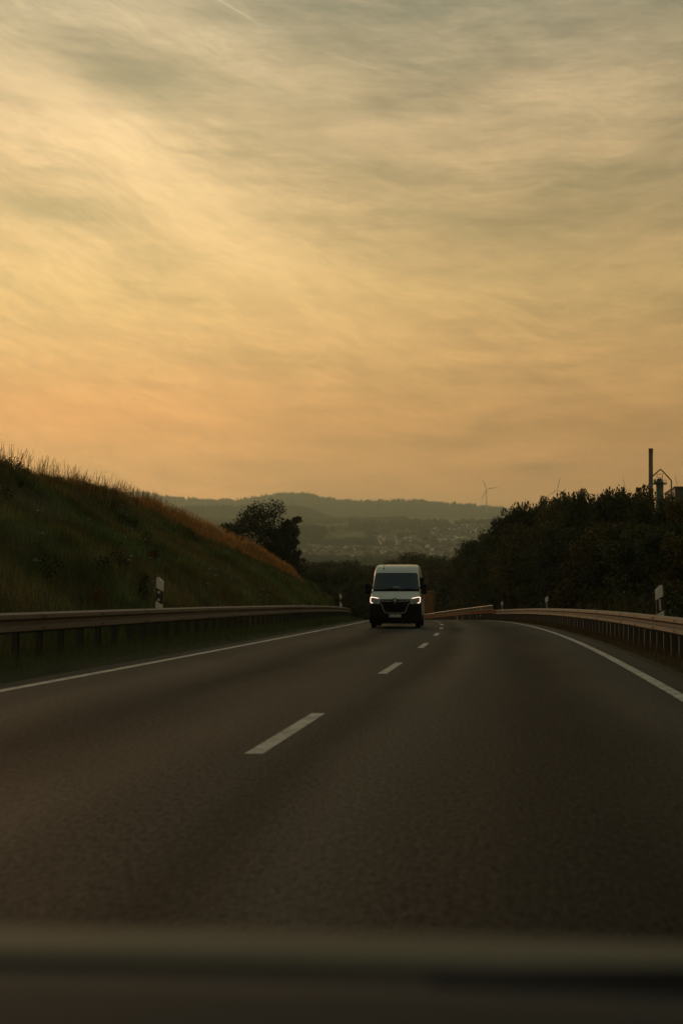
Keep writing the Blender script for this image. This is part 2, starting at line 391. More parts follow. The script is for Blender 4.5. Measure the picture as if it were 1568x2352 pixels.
def paint_mat():
    m = bpy.data.materials.new('road_paint'); m.use_nodes = True; t = NT(m.node_tree)
    p = t.n('ShaderNodeBsdfPrincipled'); out = t.n('ShaderNodeOutputMaterial'); tc = t.n('ShaderNodeTexCoord').outputs['Object']
    n = t.noise(tc, 2.2, 6, .7); f = t.noise(tc, 30, 4, .7)
    c = t.mix(t.smooth(t.m('ADD', n, t.m('MULTIPLY', f, .35)), .60, .80), (.44, .42, .35), (.22, .20, .16))
    c = t.mix(t.smooth(t.noise(tc, 9, 6, .8), .60, .68), c, (.045, .042, .035))
    t.put(p.inputs['Base Color'], c); p.inputs['Roughness'].default_value = .65
    b = t.n('ShaderNodeBump'); b.inputs['Strength'].default_value = .3; b.inputs['Distance'].default_value = .01
    t.put(b.inputs['Height'], f); t.t.links.new(b.outputs[0], p.inputs['Normal'])
    t.t.links.new(p.outputs[0], out.inputs[0]); return m
M_ground = ground_mat(); M_asph = asphalt_mat(); M_paint = paint_mat()
M_far = mat('valley_land', (1, 1, 1), .95, spec=.1, attr=True, var=.25, scale=.006)
M_grass = mat('grass_green', (1, 1, 1), .8, spec=.15, attr=True, var=.2, scale=1, trans=.35)
M_dry = mat('grass_dry', (1, 1, 1), .7, spec=.2, attr=True, var=.2, scale=1, trans=.62)
M_leaf = mat('leaf', (1, 1, 1), .75, spec=.2, attr=True, var=.45, scale=.5, trans=.28)
M_bark = mat('bark', (.045, .034, .024), .9, spec=.2, var=.3, scale=5, bump=.5, bscale=20)
M_galv = mat('galvanised_steel', (.115, .092, .068), .58, metal=.35, spec=.5, var=.40, scale=2.6, bump=.2, bscale=14, rvar=.08)
M_post = mat('weathered_steel_post', (.045, .038, .030), .6, metal=.2, var=.3, scale=8)
M_rust = mat('rusty_steel', (.15, .075, .04), .6, metal=.2, var=.3, scale=4)

# ------------------------------------------------------------------ ground near the road
Ys = np.concatenate([np.arange(-60, 10, 5), np.arange(10, 120, 1.0), np.arange(120, 240, 2.0), np.arange(240, 521, 10)])
Us = np.concatenate([np.arange(-150, -40, 10), np.arange(-40, -26, 2), np.arange(-26, -9, .5), np.array([-8.9, -8.55, -8.2, -7.7, -7.2, -6.85, -6.8, -3, 0, 2.5, 2.56, 3.0, 3.4, 4.2, 5, 6, 7, 8.5, 10, 12]), np.arange(14, 40, 2), np.arange(40, 151, 10)])
YY, UU = np.meshgrid(Ys, Us, indexing='ij')
V = np.stack([UU + cx(YY), YY, ground_z(YY, UU)], -1).reshape(-1, 3)
nY, nU = YY.shape
idx = np.arange(nY * nU).reshape(nY, nU)
Fq = np.stack([idx[:-1, :-1], idx[:-1, 1:], idx[1:, 1:], idx[1:, :-1]], -1).reshape(-1, 4)
setp(mesh_np('ground', V, Fq, M_ground, smooth=True), kind='structure')

def strip(name, u0, u1, y0, y1, dz, m, parent=None, step=1.0, nu=1):
    ys = np.arange(y0, y1 + 1e-6, step); us = np.linspace(u0, u1, nu + 1)
    a, b = np.meshgrid(ys, us, indexing='ij')
    V = np.stack([b + cx(a), a, rz(a) + dz], -1).reshape(-1, 3); i = np.arange(a.size).reshape(a.shape)
    Fq = np.stack([i[:-1, :-1], i[:-1, 1:], i[1:, 1:], i[1:, :-1]], -1).reshape(-1, 4)
    o = mesh_np(name, V, Fq, m, parent, smooth=True)
    uvl = o.data.uv_layers.new(name='UVMap'); uv = np.stack([b, a], -1).reshape(-1, 2)
    uvl.data.foreach_set('uv', uv[Fq.ravel()].ravel().astype(np.float32))
    return o
road = setp(strip('road', -6.85, 2.55, -40, 480, 0.0, M_asph, nu=8), kind='structure')
strip('edge_line', -6.40, -6.235, -30, 470, .004, M_paint, road)
strip('edge_line', 1.99, 2.15, -30, 470, .004, M_paint, road)
ys0 = 11.3
for k in range(-3, 28):
    y0 = ys0 + k * 12.05
    strip('centre_dash', -1.955, -1.815, y0, y0 + 4.0, .004, M_paint, road)

# ------------------------------------------------------------------ far land: valley, wooded ridges
def az_of(xd): dd = ray(xd, 1372); return math.atan2(dd[0], dd[1])
XT = np.linspace(-900, 2600, 200); AZT = np.array([az_of(x) for x in XT])
def tanel(xd, yd):
    dd = ray(xd, yd); return dd[2] / math.hypot(dd[0], dd[1])
ridges = [   # distance, half depth, outline as (column, row)
    (7600, 1000, [(-900, 1150), (0, 1150), (250, 1140), (320, 1138), (400, 1151), (480, 1155), (550, 1156), (600, 1148), (640, 1142), (690, 1140), (730, 1147), (760, 1153), (820, 1159), (880, 1157), (950, 1157), (1000, 1159), (1060, 1165), (1140, 1173), (1250, 1187), (1500, 1192), (2600, 1180)]),
    (5300, 520, [(-900, 1170), (250, 1168), (400, 1172), (640, 1168), (700, 1172), (735, 1186), (772, 1200), (850, 1210), (1500, 1216), (2600, 1205)]),
    (4300, 330, [(-900, 1190), (250, 1188), (330, 1197), (450, 1200), (560, 1208), (650, 1224), (700, 1235), (2600, 1235)]),
    (3200, 260, [(-900, 1200), (500, 1222), (600, 1220), (690, 1218), (742, 1220), (780, 1236), (810, 1256), (840, 1270), (900, 1300), (2600, 1300)]),
]
base_t = [(300, 1445), (420, 1425), (800, 1350), (1500, 1312), (2400, 1292), (3000, 1264), (3800, 1223), (4300, 1205), (5200, 1201), (6000, 1199), (7000, 1188), (8200, 1188), (9500, 1215), (13000, 1240)]
def far_e(xd, D):
    """screen row of the land seen in column xd at distance D"""
    xd, D = np.broadcast_arrays(np.asarray(xd, float), np.asarray(D, float))
    y = interp(D, base_t) + 14 * vnoise(xd, D / 14.0, 150, 3) * np.clip((D - 600) / 2000, 0, 1)
    for D0, wd, prof in ridges:
        top = interp(xd, prof); b = np.exp(-((D - D0) / wd) ** 2)
        k = 1372 - (1372 - top) * b
        y = np.minimum(y, k)
    return y
kE = 1 / F * (1 + (0))   # rows to tangent, corrected below by column
def far_z(xd, D):
    y = far_e(xd, D)
    # exact tangent of the elevation for a row of a column
    cxx = (xd - 784) / F; cyy = -(y - 1176) / F
    ch, sh = math.cos(PITCH), math.sin(PITCH)
    zz = sh + cyy * ch; fw = ch - cyy * sh
    return EYE + D * zz / np.sqrt(fw * fw + cxx * cxx)
xs_in = np.concatenate([np.arange(-880, 200, 30), np.arange(200, 1260, 3.0), np.arange(1260, 2560, 30)])
az_in = np.interp(xs_in, XT, AZT)
az_out = np.linspace(az_in[-1], az_in[0] + 2 * PI, 60)[1:-1]
xs_all = np.concatenate([xs_in, np.linspace(2540, -860, len(az_out))]); az_all = np.concatenate([az_in, az_out])
Ds = np.concatenate([[1.0, 60, 150, 230], np.exp(np.arange(math.log(300), math.log(12800), .017))])
DD, XX = np.meshgrid(Ds, xs_all, indexing='ij'); _, AA = np.meshgrid(Ds, az_all, indexing='ij')
ZZ = far_z(XX, np.maximum(DD, 300)); ZZ = np.where(DD < 300, np.minimum(ZZ, -9.0), ZZ); ZZ = np.where((DD >= 300) & (DD < 420), np.minimum(ZZ, -6.5), ZZ)
YR = far_e(XX, DD)
P = np.stack([np.sin(AA) * DD, np.cos(AA) * DD, ZZ], -1)
def smooth01(v, a, b): t = np.clip((v - a) / (b - a), 0, 1); return t * t * (3 - 2 * t)
onridge = np.zeros_like(DD)
for D0, wd, prof in ridges:
    top = interp(XX, prof); onridge = np.maximum(onridge, ((1372 - (1372 - top) * np.exp(-((DD - D0) / wd) ** 2)) <= YR + .5).astype(float))
nz = vnoise(P[..., 0] + 9000, P[..., 1] + 9000, 420, 4)
fields = [  # (x0, x1, y0, y1, colour)
    (640, 765, 1204, 1216, (.085, .085, .030)), (745, 838, 1225, 1246, (.10, .115, .035)), (940, 1060, 1196, 1207, (.10, .11, .036)),
    (1040, 1260, 1194, 1215, (.085, .10, .034)), (560, 690, 1226, 1235, (.07, .08, .03)), (880, 1010, 1244, 1250, (.10, .105, .04))]
C = np.zeros(P.shape); C[...] = (.026, .034, .014)
C += (nz * .02)[..., None]
for x0, x1, y0, y1, c in fields:
    wv = 3 * np.sin(XX / 17 + x0)
    mk = smooth01(XX + 25 * nz, x0, x0 + 6) * (1 - smooth01(XX + 25 * nz, x1 - 6, x1)) * smooth01(YR + wv, y0, y0 + 2) * (1 - smooth01(YR + wv, y1 - 2, y1)) * (DD > 2500)
    mk = mk * np.where((onridge > .5) & (DD > 5000), 0, 1)
    C = C * (1 - mk[..., None]) + np.array(c) * mk[..., None]
tn = (1 - onridge) * ((DD > 2300) & (DD < 4000) & (XX > 640)) * smooth01(nz, -.08, .1) * .8
C = C * (1 - tn[..., None]) + np.array((.075, .065, .042)) * tn[..., None]
C = np.clip(C, .008, 1)
nD, nA = DD.shape; idx = np.arange(nD * nA).reshape(nD, nA); nx = np.roll(idx, -1, axis=1)
Fq = np.stack([idx[:-1], nx[:-1], nx[1:], idx[1:]], -1).reshape(-1, 4)
setp(mesh_np('hills', P.reshape(-1, 3), Fq[:, ::-1].copy(), M_far, smooth=True, colors=C.reshape(-1, 3)), kind='structure')

def far_pt(xd, D):
    a = np.interp(xd, XT, AZT); return np.stack([np.sin(a) * D, np.cos(a) * D, far_z(xd, D)], -1)
def crowns(name, pts, h, r, colr, m, kind='cone'):
    """many small simple trees in one mesh: a cone or a rounded crown for each point"""
    n = len(pts); k = 6
    a = np.arange(k) * 2 * PI / k
    if kind == 'cone': lv = [(0.0, .62), (.12, 1.0), (.55, .55), (1.0, .02)]
    else: lv = [(0.0, .45), (.25, .95), (.6, 1.0), (.88, .55), (1.0, .05)]
    rot = rng.random(n) * 2 * PI
    rings = []
    for fz, fr in lv:
        jit = 1 + .25 * (rng.random((n, k)) - .5)
        rings.append(np.stack([pts[:, 0:1] + np.cos(a + rot[:, None]) * r[:, None] * fr * jit, pts[:, 1:2] + np.sin(a + rot[:, None]) * r[:, None] * fr * jit,
                               (pts[:, 2:3] + h[:, None] * fz) * np.ones((1, k))], -1))
    V = np.stack(rings, 1)                                      # n, levels, k, 3
    L = len(lv); base = (np.arange(n) * L * k)[:, None, None]
    i = np.arange(k); j = (i + 1) % k; fs = []
    for l in range(L - 1): fs.append(np.stack([l * k + i, l * k + j, (l + 1) * k + j, (l + 1) * k + i], -1))
    fs = np.concatenate(fs)[None]
    Fq = (fs + base).reshape(-1, 4)
    cc = np.repeat(colr, L * k, axis=0)
    return mesh_np(name, V.reshape(-1, 3), Fq, m, colors=cc)
M_ftree = mat('far_foliage', (1, 1, 1), .9, spec=.1, attr=True, var=.2, scale=.05)
# forest on the ridges
pts = []; hh = []
def scatter(n, x0, x1, d0, d1, hmin, hmax, cond):
    x = rng.uniform(x0, x1, n); D = rng.uniform(d0, d1, n); y = far_e(x, D); k = cond(x, D, y); x, D = x[k], D[k]
    p = far_pt(x, D); h = rng.uniform(hmin, hmax, len(x)); pts.append(p); hh.append(h)
infield = lambda x, D, y: np.any([(x > a - 4) & (x < b + 4) & (y > c - 1) & (y < d_ + 1) for a, b, c, d_, _ in fields], axis=0)
scatter(9000, 230, 1300, 7000, 7750, 14, 25, lambda x, D, y: vnoise(x, D, 40, 3) > -.22)
scatter(2600, 230, 1300, 7420, 7640, 17, 32, lambda x, D, y: vnoise(x + 50, D * 0, 14, 2) > -.02)
scatter(7000, 230, 1300, 4850, 5450, 13, 22, lambda x, D, y: ~infield(x, D, y))
scatter(4200, 230, 760, 4000, 4500, 13, 20, lambda x, D, y: ~infield(x, D, y) & (vnoise(x, D, 30, 3) > -.15))
scatter(6000, 500, 900, 2980, 3350, 9, 16, lambda x, D, y: ~infield(x, D, y) & (x < 860))
scatter(2600, 800, 1250, 3850, 4250, 10, 17, lambda x, D, y: (~infield(x, D, y)) & (vnoise(x, D, 60, 2) > -.1))
p = np.concatenate(pts); h = np.concatenate(hh); cc = np.array([.022, .030, .013]) * rng.uniform(.6, 1.5, (len(h), 1))
p[:, 2] -= 1.0
setp(crowns('forest', p, h, h * rng.uniform(.16, .26, len(h)), cc, M_ftree), 'dark conifer forest covering the distant ridges', 'forest', kind='stuff')
# broadleaf trees and gardens between the houses of the town
pts = []; hh = []
scatter(3400, 640, 1240, 2380, 3950, 6, 13, lambda x, D, y: (vnoise(x, D / 4, 26, 3) > -.02) & ~infield(x, D, y))
scatter(60, 900, 1240, 4250, 4300, 9, 15, lambda x, D, y: x > 0)
scatter(240, 640, 1240, 4200, 4900, 8, 18, lambda x, D, y: (vnoise(x, D, 50, 2) > .1))
p = np.concatenate(pts); h = np.concatenate(hh); cc = np.array([.030, .036, .015]) * rng.uniform(.6, 1.5, (len(h), 1))
setp(crowns('garden_trees', p, h, h * rng.uniform(.42, .7, len(h)), cc, M_ftree, 'round'), 'small broadleaf trees and gardens spread between the houses of the valley town', 'trees', kind='stuff')
# nearer woods filling the dip behind the crest
pts = []; hh = []
scatter(2600, 560, 1250, 700, 2250, 9, 17, lambda x, D, y: x > 0)
p = np.concatenate(pts); h = np.concatenate(hh); h *= np.interp(p[:, 1], [700, 1500, 2250], [.45, .7, .9])
cc = np.array([.022, .027, .011]) * rng.uniform(.6, 1.5, (len(h), 1))
setp(crowns('valley_wood', p, h, h * rng.uniform(.42, .7, len(h)), cc, M_ftree, 'round'), 'dark wood in the dip of the valley in front of the town', 'wood', kind='stuff')

# houses of the town
wall_c = [(.64, .61, .53), (.50, .46, .38), (.74, .72, .66)]
roof_c = [('red', (.15, .085, .060)), ('brown', (.11, .078, .058)), ('grey', (.10, .10, .095))]
house_mats_w = [mat('render_wall_' + n, c, .85, var=.1, scale=.3) for n, c in zip(('cream', 'ochre', 'white'), wall_c)]
house_mats_r = {n: mat('roof_tile_' + n, c, .8, var=.25, scale=.5) for n, c in roof_c}
M_pane = mat('window_pane', (.03, .035, .04), .15, var=.1)
def house_mesh(L, Wd, hw, hr, mw, mr):
    mb = MB(); x, y = L / 2, Wd / 2; o = .5
    v = [(-x, -y, -3), (x, -y, -3), (x, y, -3), (-x, y, -3), (-x, -y, hw), (x, -y, hw), (x, y, hw), (-x, y, hw), (-x, 0, hw + hr), (x, 0, hw + hr)]
    f = [(0, 1, 5, 4), (2, 3, 7, 6), (1, 2, 6, 9, 5), (3, 0, 4, 8, 7)]
    v += [(-x - o, -y - o, hw - .35), (x + o, -y - o, hw - .35), (x + o, 0, hw + hr + .12), (-x - o, 0, hw + hr + .12), (-x - o, y + o, hw - .35), (x + o, y + o, hw - .35)]
    f += [(10, 11, 12, 13), (13, 12, 15, 14)]
    mi = [0] * 4 + [1] * 2
    for fl in range(2):
        for i in range(3):
            wx = -x + (i + .5) * L / 3; z = 1 + fl * 2.7
            b = len(v); v += [(wx - .7, -y - .03, z), (wx + .7, -y - .03, z), (wx + .7, -y - .03, z + 1.3), (wx - .7, -y - .03, z + 1.3)]; f.append((b, b + 1, b + 2, b + 3)); mi.append(2)
    me = bpy.data.meshes.new('house'); me.from_pydata(v, [], f); me.update()
    for m_ in (mw, mr, M_pane): me.materials.append(m_)
    me.polygons.foreach_set('material_index', mi); return me
hm = {}
for i, wn_ in enumerate(('cream', 'ochre', 'white')):
    for rn, _ in roof_c:
        hm[(wn_, rn)] = [house_mesh(L, Wd, hw, hr, house_mats_w[i], house_mats_r[rn]) for L, Wd, hw, hr in ((12, 9, 5.5, 4), (16, 11, 6.2, 4.6), (24, 11, 8, 3.6))]
def row_D(xd, yd):
    ds = np.linspace(2350, 4150, 220); yy = far_e(xd, ds); i = np.argmin(np.abs(yy - yd)); return ds[i]
zones = [   # x0, x1, y0, y1, count, name, wall weights, roof weights
    (700, 850, 1262, 1286, 62, 'lower left part', (.4, .45, .15), (.7, .25, .05)),
    (850, 985, 1260, 1288, 46, 'lower middle part', (.4, .5, .1), (.65, .3, .05)),
    (862, 945, 1236, 1252, 34, 'middle terrace', (.5, .2, .3), (.35, .45, .2)),
    (985, 1068, 1216, 1244, 62, 'upper hillside', (.4, .1, .5), (.25, .4, .35)),
    (1068, 1150, 1210, 1262, 66, 'right hillside', (.4, .1, .5), (.35, .35, .3)),
    (985, 1090, 1246, 1286, 26, 'lower right part', (.4, .3, .3), (.5, .4, .1))]
placed = []
for x0, x1, y0, y1, n, zn, ww, rw in zones:
    xs_ = sorted(random.uniform(x0, x1) for _ in range(n))
    for k in range(n):
        for tr_ in range(12):
            xd = xs_[k]; yd = random.uniform(y0, y1)
            if all(abs(xd - a) > 3.4 or abs(yd - b) > 2.2 for a, b in placed): break
        placed.append((xd, yd)); D = row_D(xd, yd); pt = far_pt(np.array(xd), np.array(D))
        wn_ = random.choices(('cream', 'ochre', 'white'), ww)[0]; rn = random.choices([r[0] for r in roof_c], rw)[0]
        sz = random.choices((0, 1, 2), (.6, .33, .07))[0]
        o = bpy.data.objects.new('house', hm[(wn_, rn)][sz]); col().objects.link(o)
        o.location = pt; o.rotation_euler.z = random.choice((0, .3, -.4, PI / 2, .8)) + random.uniform(-.2, .2)
        setp(o, f"{('small', 'larger', 'long')[sz]} {wn_} house, {rn} roof, {str(k + 1) + ('th' if 10 < (k + 1) % 100 < 14 else dict(((1, 'st'), (2, 'nd'), (3, 'rd'))).get((k + 1) % 10, 'th'))} from left, {zn} of the town", 'house', 'houses of the town in the valley')

# ------------------------------------------------------------------ haze
hz = MB().box(-13500, 13500, -13500, 13500, -150, 760).build('haze', M_pane)
hm_ = bpy.data.materials.new('haze_air'); hm_.use_nodes = True; t = NT(hm_.node_tree)
pv = t.n('ShaderNodeVolumePrincipled'); pv.inputs['Color'].default_value = (.78, .95, .84, 1); pv.inputs['Density'].default_value = HAZE_DENSITY
pv.inputs['Anisotropy'].default_value = .55
ou = t.n('ShaderNodeOutputMaterial'); t.t.links.new(pv.outputs[0], ou.inputs['Volume'])
hz.data.materials.clear(); hz.data.materials.append(hm_); setp(hz, kind='stuff')
hz['label'] = 'thin warm evening haze over the valley'; hz['category'] = 'haze'

# ------------------------------------------------------------------ guardrails
PROF = [(.015, 0), (.03, -.004), (.085, -.035), (.088, -.105), (.015, -.150), (.012, -.205), (.085, -.240), (.088, -.312), (.03, -.350), (.015, -.354)]
def beam_mesh(side, u, y0, y1, ztop, parent, m, name='beam'):
    """side +1: rail right of the road (humps face -x), -1: left"""
    ys = np.linspace(y0, y1 + .02, 3); V = []; n = len(PROF)
    for y in ys:
        hd = heading(y); nxv, nyv = math.cos(hd), math.sin(-hd)
        for th_ in (0, .004):
            for dd_, z in PROF:
                off = u - side * (dd_ - th_) 
                V.append((off + float(cx(y)), y, float(rz(y)) + ztop + z))
    fs = []
    K = 2 * n
    ring = list(range(n)) + list(range(2 * n - 1, n - 1, -1))
    for i in range(len(ys) - 1):
        for k in range(K):
            a, b = ring[k], ring[(k + 1) % K]
            fs.append((i * K + a, i * K + b, (i + 1) * K + b, (i + 1) * K + a))
    for i in (0, len(ys) - 1):
        for k in range(n - 1): fs.append((i * K + k, i * K + k + 1, i * K + n + k + 1, i * K + n + k))
    # overlap plate with bolt heads at the joint
    mb = MB(); mb.add(V, fs)
    Yb = y0 + .10
    for zz in (-.07, -.275):
        for dy in (0, .12):
            X0 = u + float(cx(Yb + dy)); z = float(rz(Yb)) + ztop + zz
            mb.box(X0 - side * .097 - .006, X0 - side * .097 + .006, Yb + dy - .018, Yb + dy + .018, z - .016, z + .016)
    return mb.build(name, m, parent)
def post_proto(H, side):
    mb = MB()   # sigma-shaped open profile, web facing traffic
    t_ = .006; w_ = .11; f_ = .10
    mb.box(-f_ / 2, -f_ / 2 + t_, 0, w_, -.35, H - .05)
    mb.box(-f_ / 2 + t_, f_ / 2, 0, t_, -.35, H - .05); mb.box(-f_ / 2 + t_, f_ / 2, w_ - t_, w_, -.35, H - .05)
    mb.box(-side * (f_ / 2 + .002), -side * (f_ / 2 + .0005), .02, .09, H - .22, H - .13)
    return mb
for side, u, H, y0, y1, gz, lab in ((-1, -8.2, .80, -14, 214, .12, 'long galvanised guardrail at the foot of the grassy bank left of the road'),
                                    (1, 3.42, .81, -14, 118, -.02, 'galvanised guardrail along the right edge of the road before the trees')):
    g = empty('guardrail', (u, y0, 0)); g.location = (0, 0, 0); setp(g, lab, 'guardrail')
    y = y0; k = 0
    while y < y1 - .5:
        beam_mesh(side, u + side * (.006 * (k % 2)), y, min(y + 4, y1), H + gz, g, M_galv); y += 4; k += 1
    pm = post_proto(H, side).build('post', M_post, g)
    first = True; y = y0 + .3
    while y < y1:
        o = pm if first else pm.copy()
        if not first: col().objects.link(o)
        first = False
        o.location = (u + side * .065 + float(cx(y)), y, float(rz(y)) + gz); o.rotation_euler = (random.uniform(-.012, .012), random.uniform(-.012, .012), -heading(y) + random.uniform(-.05, .05)); y += 1.333
# bridge barrier beyond the crest: higher beam, sloping start, railing behind
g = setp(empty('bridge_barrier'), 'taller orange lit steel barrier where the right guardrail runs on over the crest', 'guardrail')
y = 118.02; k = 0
M_bar = mat('sunset_tinted_steel', (.22, .070, .010), .85, spec=.12, metal=.0, var=.2, scale=1.2)  # orange sunset reflection on the steel is put into its base colour
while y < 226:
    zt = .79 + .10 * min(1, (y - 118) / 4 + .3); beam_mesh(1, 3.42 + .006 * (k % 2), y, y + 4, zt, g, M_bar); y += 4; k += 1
pm = post_proto(.85, 1).build('post', M_post, g); y = 119; first = True
while y < 226:
    o = pm if first else pm.copy()
    if not first: col().objects.link(o)
    first = False; o.location = (3.485 + float(cx(y)), y, float(rz(y))); o.rotation_euler = (0, 0, -heading(y)); y += 2
g = setp(empty('bridge_railing'), 'thin grey railing with upright bars behind the orange lit barrier beyond the crest', 'railing')
M_rail = mat('railing_steel', (.32, .31, .28), .5, metal=.4, var=.15)
mb = MB(); mb.tube([(4.6 + float(cx(v)), v, float(rz(v)) + 1.32) for v in range(136, 226, 4)], .035, 6); mb.build('top_rail', M_rail, g)
mb = MB(); mb.tube([(4.6 + float(cx(v)), v, float(rz(v)) + .82) for v in range(136, 226, 4)], .025, 6); mb.build('bottom_rail', M_rail, g)
for v in range(136, 226, 8):
    MB().box(-.035, .035, -.035, .035, -1.2, 1.36).build('post', M_rail, g).location = (4.6 + float(cx(v)), v, float(rz(v)))
mb = MB()
for v in np.arange(136.2, 224, .3): mb.box(4.59 + float(cx(v)), 4.61 + float(cx(v)), v, v + .02, float(rz(v)) + .82, float(rz(v)) + 1.31)
setp(mb.build('upright_bars', M_rail, g), kind='stuff')

# ------------------------------------------------------------------ delineator posts
M_white = mat('white_plastic', (.60, .60, .54), .45, var=.1, scale=5)
M_black = mat('black_plastic', (.012, .012, .013), .5, var=.2, scale=5)
M_refl = mat('reflector', (.42, .41, .38), .3, metal=.2, var=.1, scale=20)
def delineator(xd, u, side, label, ztop_row, tilt=0.0, Yd=None):
    Yd = Yd or at_xd(xd, u); X = u + float(cx(Yd)); zt = atY(xd, ztop_row, Yd)[2]; g0 = float(rz(Yd)) + (.10 if side < 0 else -.05)
    H = zt - g0; e = empty('delineator_post', (X, Yd, g0)); e.rotation_euler = (0, tilt, -heading(Yd) * .5); setp(e, label, 'delineator', 'delineator posts along the guardrails')
    w_ = .083; s = 1 if side < 0 else -1           # top falls towards the road
    sl = .085 * s
    def quad(z0, z1, ww, y0, y1, rounded=False):
        a = [(-ww, z0 + sl * .5), (ww, z0 - sl * .5)]
        if rounded:
            hi = -ww if s > 0 else ww; lo = -hi
            top = [(lo, z1 - .11), (lo * .9, z1 - .095), (hi * .25, z1 - .012), (hi * .45, z1), (hi * .8, z1), (hi * .97, z1 - .012), (hi, z1 - .03)]
            if s > 0: return MB().prism([(-ww, z0 + sl * .5), (ww, z0 - sl * .5)] + top, y0, y1)
            return MB().prism([(ww, z0 - sl * .5), (-ww, z0 + sl * .5)] + top, y0, y1)
        return MB().prism(a + [(ww, z1 - sl * .5), (-ww, z1 + sl * .5)], y0, y1)
    zb1 = H - .30; zb0 = zb1 - .33
    quad(zb1, H, w_, 0, .10, True).build('head', M_white, e)
    quad(zb0 + .002, zb1 - .002, w_ - .001, .001, .099).build('black_band', M_black, e)
    MB().prism([(-w_, H - 1.02), (w_, H - 1.02), (w_, zb0 - sl * .5), (-w_, zb0 + sl * .5)], 0, .10).build('shaft', M_white, e)
    MB().box(-.03, .03, .03, .07, -.3, H - 1.021, bev=.005).build('bracket', M_post, e)
    if side < 0:
        for zc in (zb1 - .07, zb0 + .075):
            MB().lathe([(.040, 0), (.040, -.008), (.034, -.011)], 16, 'y', (-.012, 0, zc)).build('reflector', M_refl, e)
    else:
        MB().box(-.024, .024, -.008, 0, zb0 + .04, zb1 - .03, bev=.003).build('reflector', M_refl, e)
    return e
delineator(364, -8.42, -1, 'white delineator post with two round reflectors behind the left guardrail, nearest on the left', 1326, .035)
delineator(783, -8.42, -1, 'small delineator post with round reflectors behind the left guardrail beside the white van', 1364, -.02)
delineator(1518, 3.72, 1, 'largest white delineator post with a black band behind the right guardrail, at the right edge', 1344, -.045)
delineator(1255, 3.72, 1, 'middle delineator post behind the right guardrail in front of the dark trees', 1369.5, -.01)
delineator(1152, 3.72, 1, 'small delineator post where the right guardrail changes to the orange lit barrier', 1381)
delineator(1071, 5.0, 1, 'tiny delineator post on the bridge railing beyond the crest', 1393, Yd=152)
delineator(1009, 5.0, 1, 'tiniest delineator post on the railing beside the orange lorry', 1404, Yd=178)

# ------------------------------------------------------------------ grass
def blades(name, n, place, hmin, hmax, wid, colf, lean=.25, label=None, seed=None, heads=False):
    Yv, u, k = place(n); n = len(Yv)
    x = u + cx(Yv); z = ground_z(Yv, u) - .03
    h = rng.uniform(hmin, hmax, n) * k; a = rng.random(n) * 2 * PI; ln = rng.normal(0, lean, (n, 2)) * h[:, None] + np.array([.10, 0]) * h[:, None]
    wv = wid * (Yv / 50).clip(.5, 2.6); dx = np.cos(a) * wv / 2; dy = np.sin(a) * wv / 2
    P0 = np.stack([x - dx, Yv - dy, z], -1); P1 = np.stack([x + dx, Yv + dy, z], -1)
    mx = np.stack([x + ln[:, 0] * .35, Yv + ln[:, 1] * .35, z + h * .6], -1); off = np.stack([dx, dy, 0 * dx], -1)
    P2 = mx + off * .75; P3 = mx - off * .75
    tp = np.stack([x + ln[:, 0], Yv + ln[:, 1], z + h], -1)
    tw = off * (.9 if heads else .15)
    P4 = tp + tw; P5 = tp - tw
    V = np.stack([P0, P1, P2, P3, P4, P5], 1).reshape(-1, 3)
    b = (np.arange(n) * 6)[:, None]
    Fq = np.concatenate([b + np.array([[0, 1, 2, 3]]), b + np.array([[3, 2, 4, 5]])])
    c = colf(Yv, u, n); cc = np.repeat(c, 6, axis=0)
    return setp(mesh_np(name, V, Fq, M_dry if heads else M_grass, colors=cc), label, 'grass', kind='stuff')
def slope_place(n):
    Yv = 24 * (205 / 24) ** rng.random(n); uc = np.interp(Yv, [c[0] for c in crest], [c[1] for c in crest])
    u = -8.5 + (uc - 1.0 + 8.5) * rng.random(n)
    dens = vnoise(u * 1.0 + 80, Yv * .5 + 40, 1.6, 3); k = rng.random(n) < .62 + 1.3 * dens
    return Yv[k], u[k], .75 + 1.0 * np.clip(dens[k] + .25, 0, .7)
def slope_col(Yv, u, n):
    g = vnoise(u + 11, Yv * .6 + 7, 2.6, 4)[:, None]; r = rng.uniform(.55, 1.5, (n, 1))
    green = np.array([.050, .070, .022]); dry = np.array([.100, .078, .028]); brown = np.array([.095, .055, .020])
    t_ = np.clip(.33 + g * 2.4 + rng.normal(0, .12, (n, 1)), 0, 1); c = (green * (1 - t_) + dry * t_) * 1.6 * (1 + 1.9 * vnoise(u + 5, Yv * .5 + 90, 1.3, 3)[:, None])
    g2 = np.clip(vnoise(u + 51, Yv * .5 + 70, 1.8, 3)[:, None] * 5 - 1.0, 0, 1)
    return (c * (1 - g2) + brown * g2) * r
blades('bank_grass', 210000, slope_place, .16, .50, .018, slope_col, label='rough green and brown grass covering the bank left of the road')
def crest_place(n):
    Yv = rng.uniform(48, 175, n); Yv = 48 + (Yv - 48) ** 1.0; uc = np.interp(Yv, [c[0] for c in crest], [c[1] for c in crest])
    cl_ = np.clip(.5 + vnoise(Yv * 2.2 + 31, Yv * 0 + 3, 2.6, 3) * 2.6, .1, 1.5)
    u = uc + rng.normal(-.3, .85, n); k = rng.random(n) < cl_ * np.interp(Yv, [60, 88, 115], [.5, .6, 1.0])
    return Yv[k], u[k], np.clip(cl_[k], .45, 1.35)
def crest_col(Yv, u, n):
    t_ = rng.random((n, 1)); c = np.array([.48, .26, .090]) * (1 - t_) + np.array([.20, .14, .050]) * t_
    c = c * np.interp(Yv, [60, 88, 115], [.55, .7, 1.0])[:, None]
    return c * rng.uniform(.6, 1.4, (n, 1))
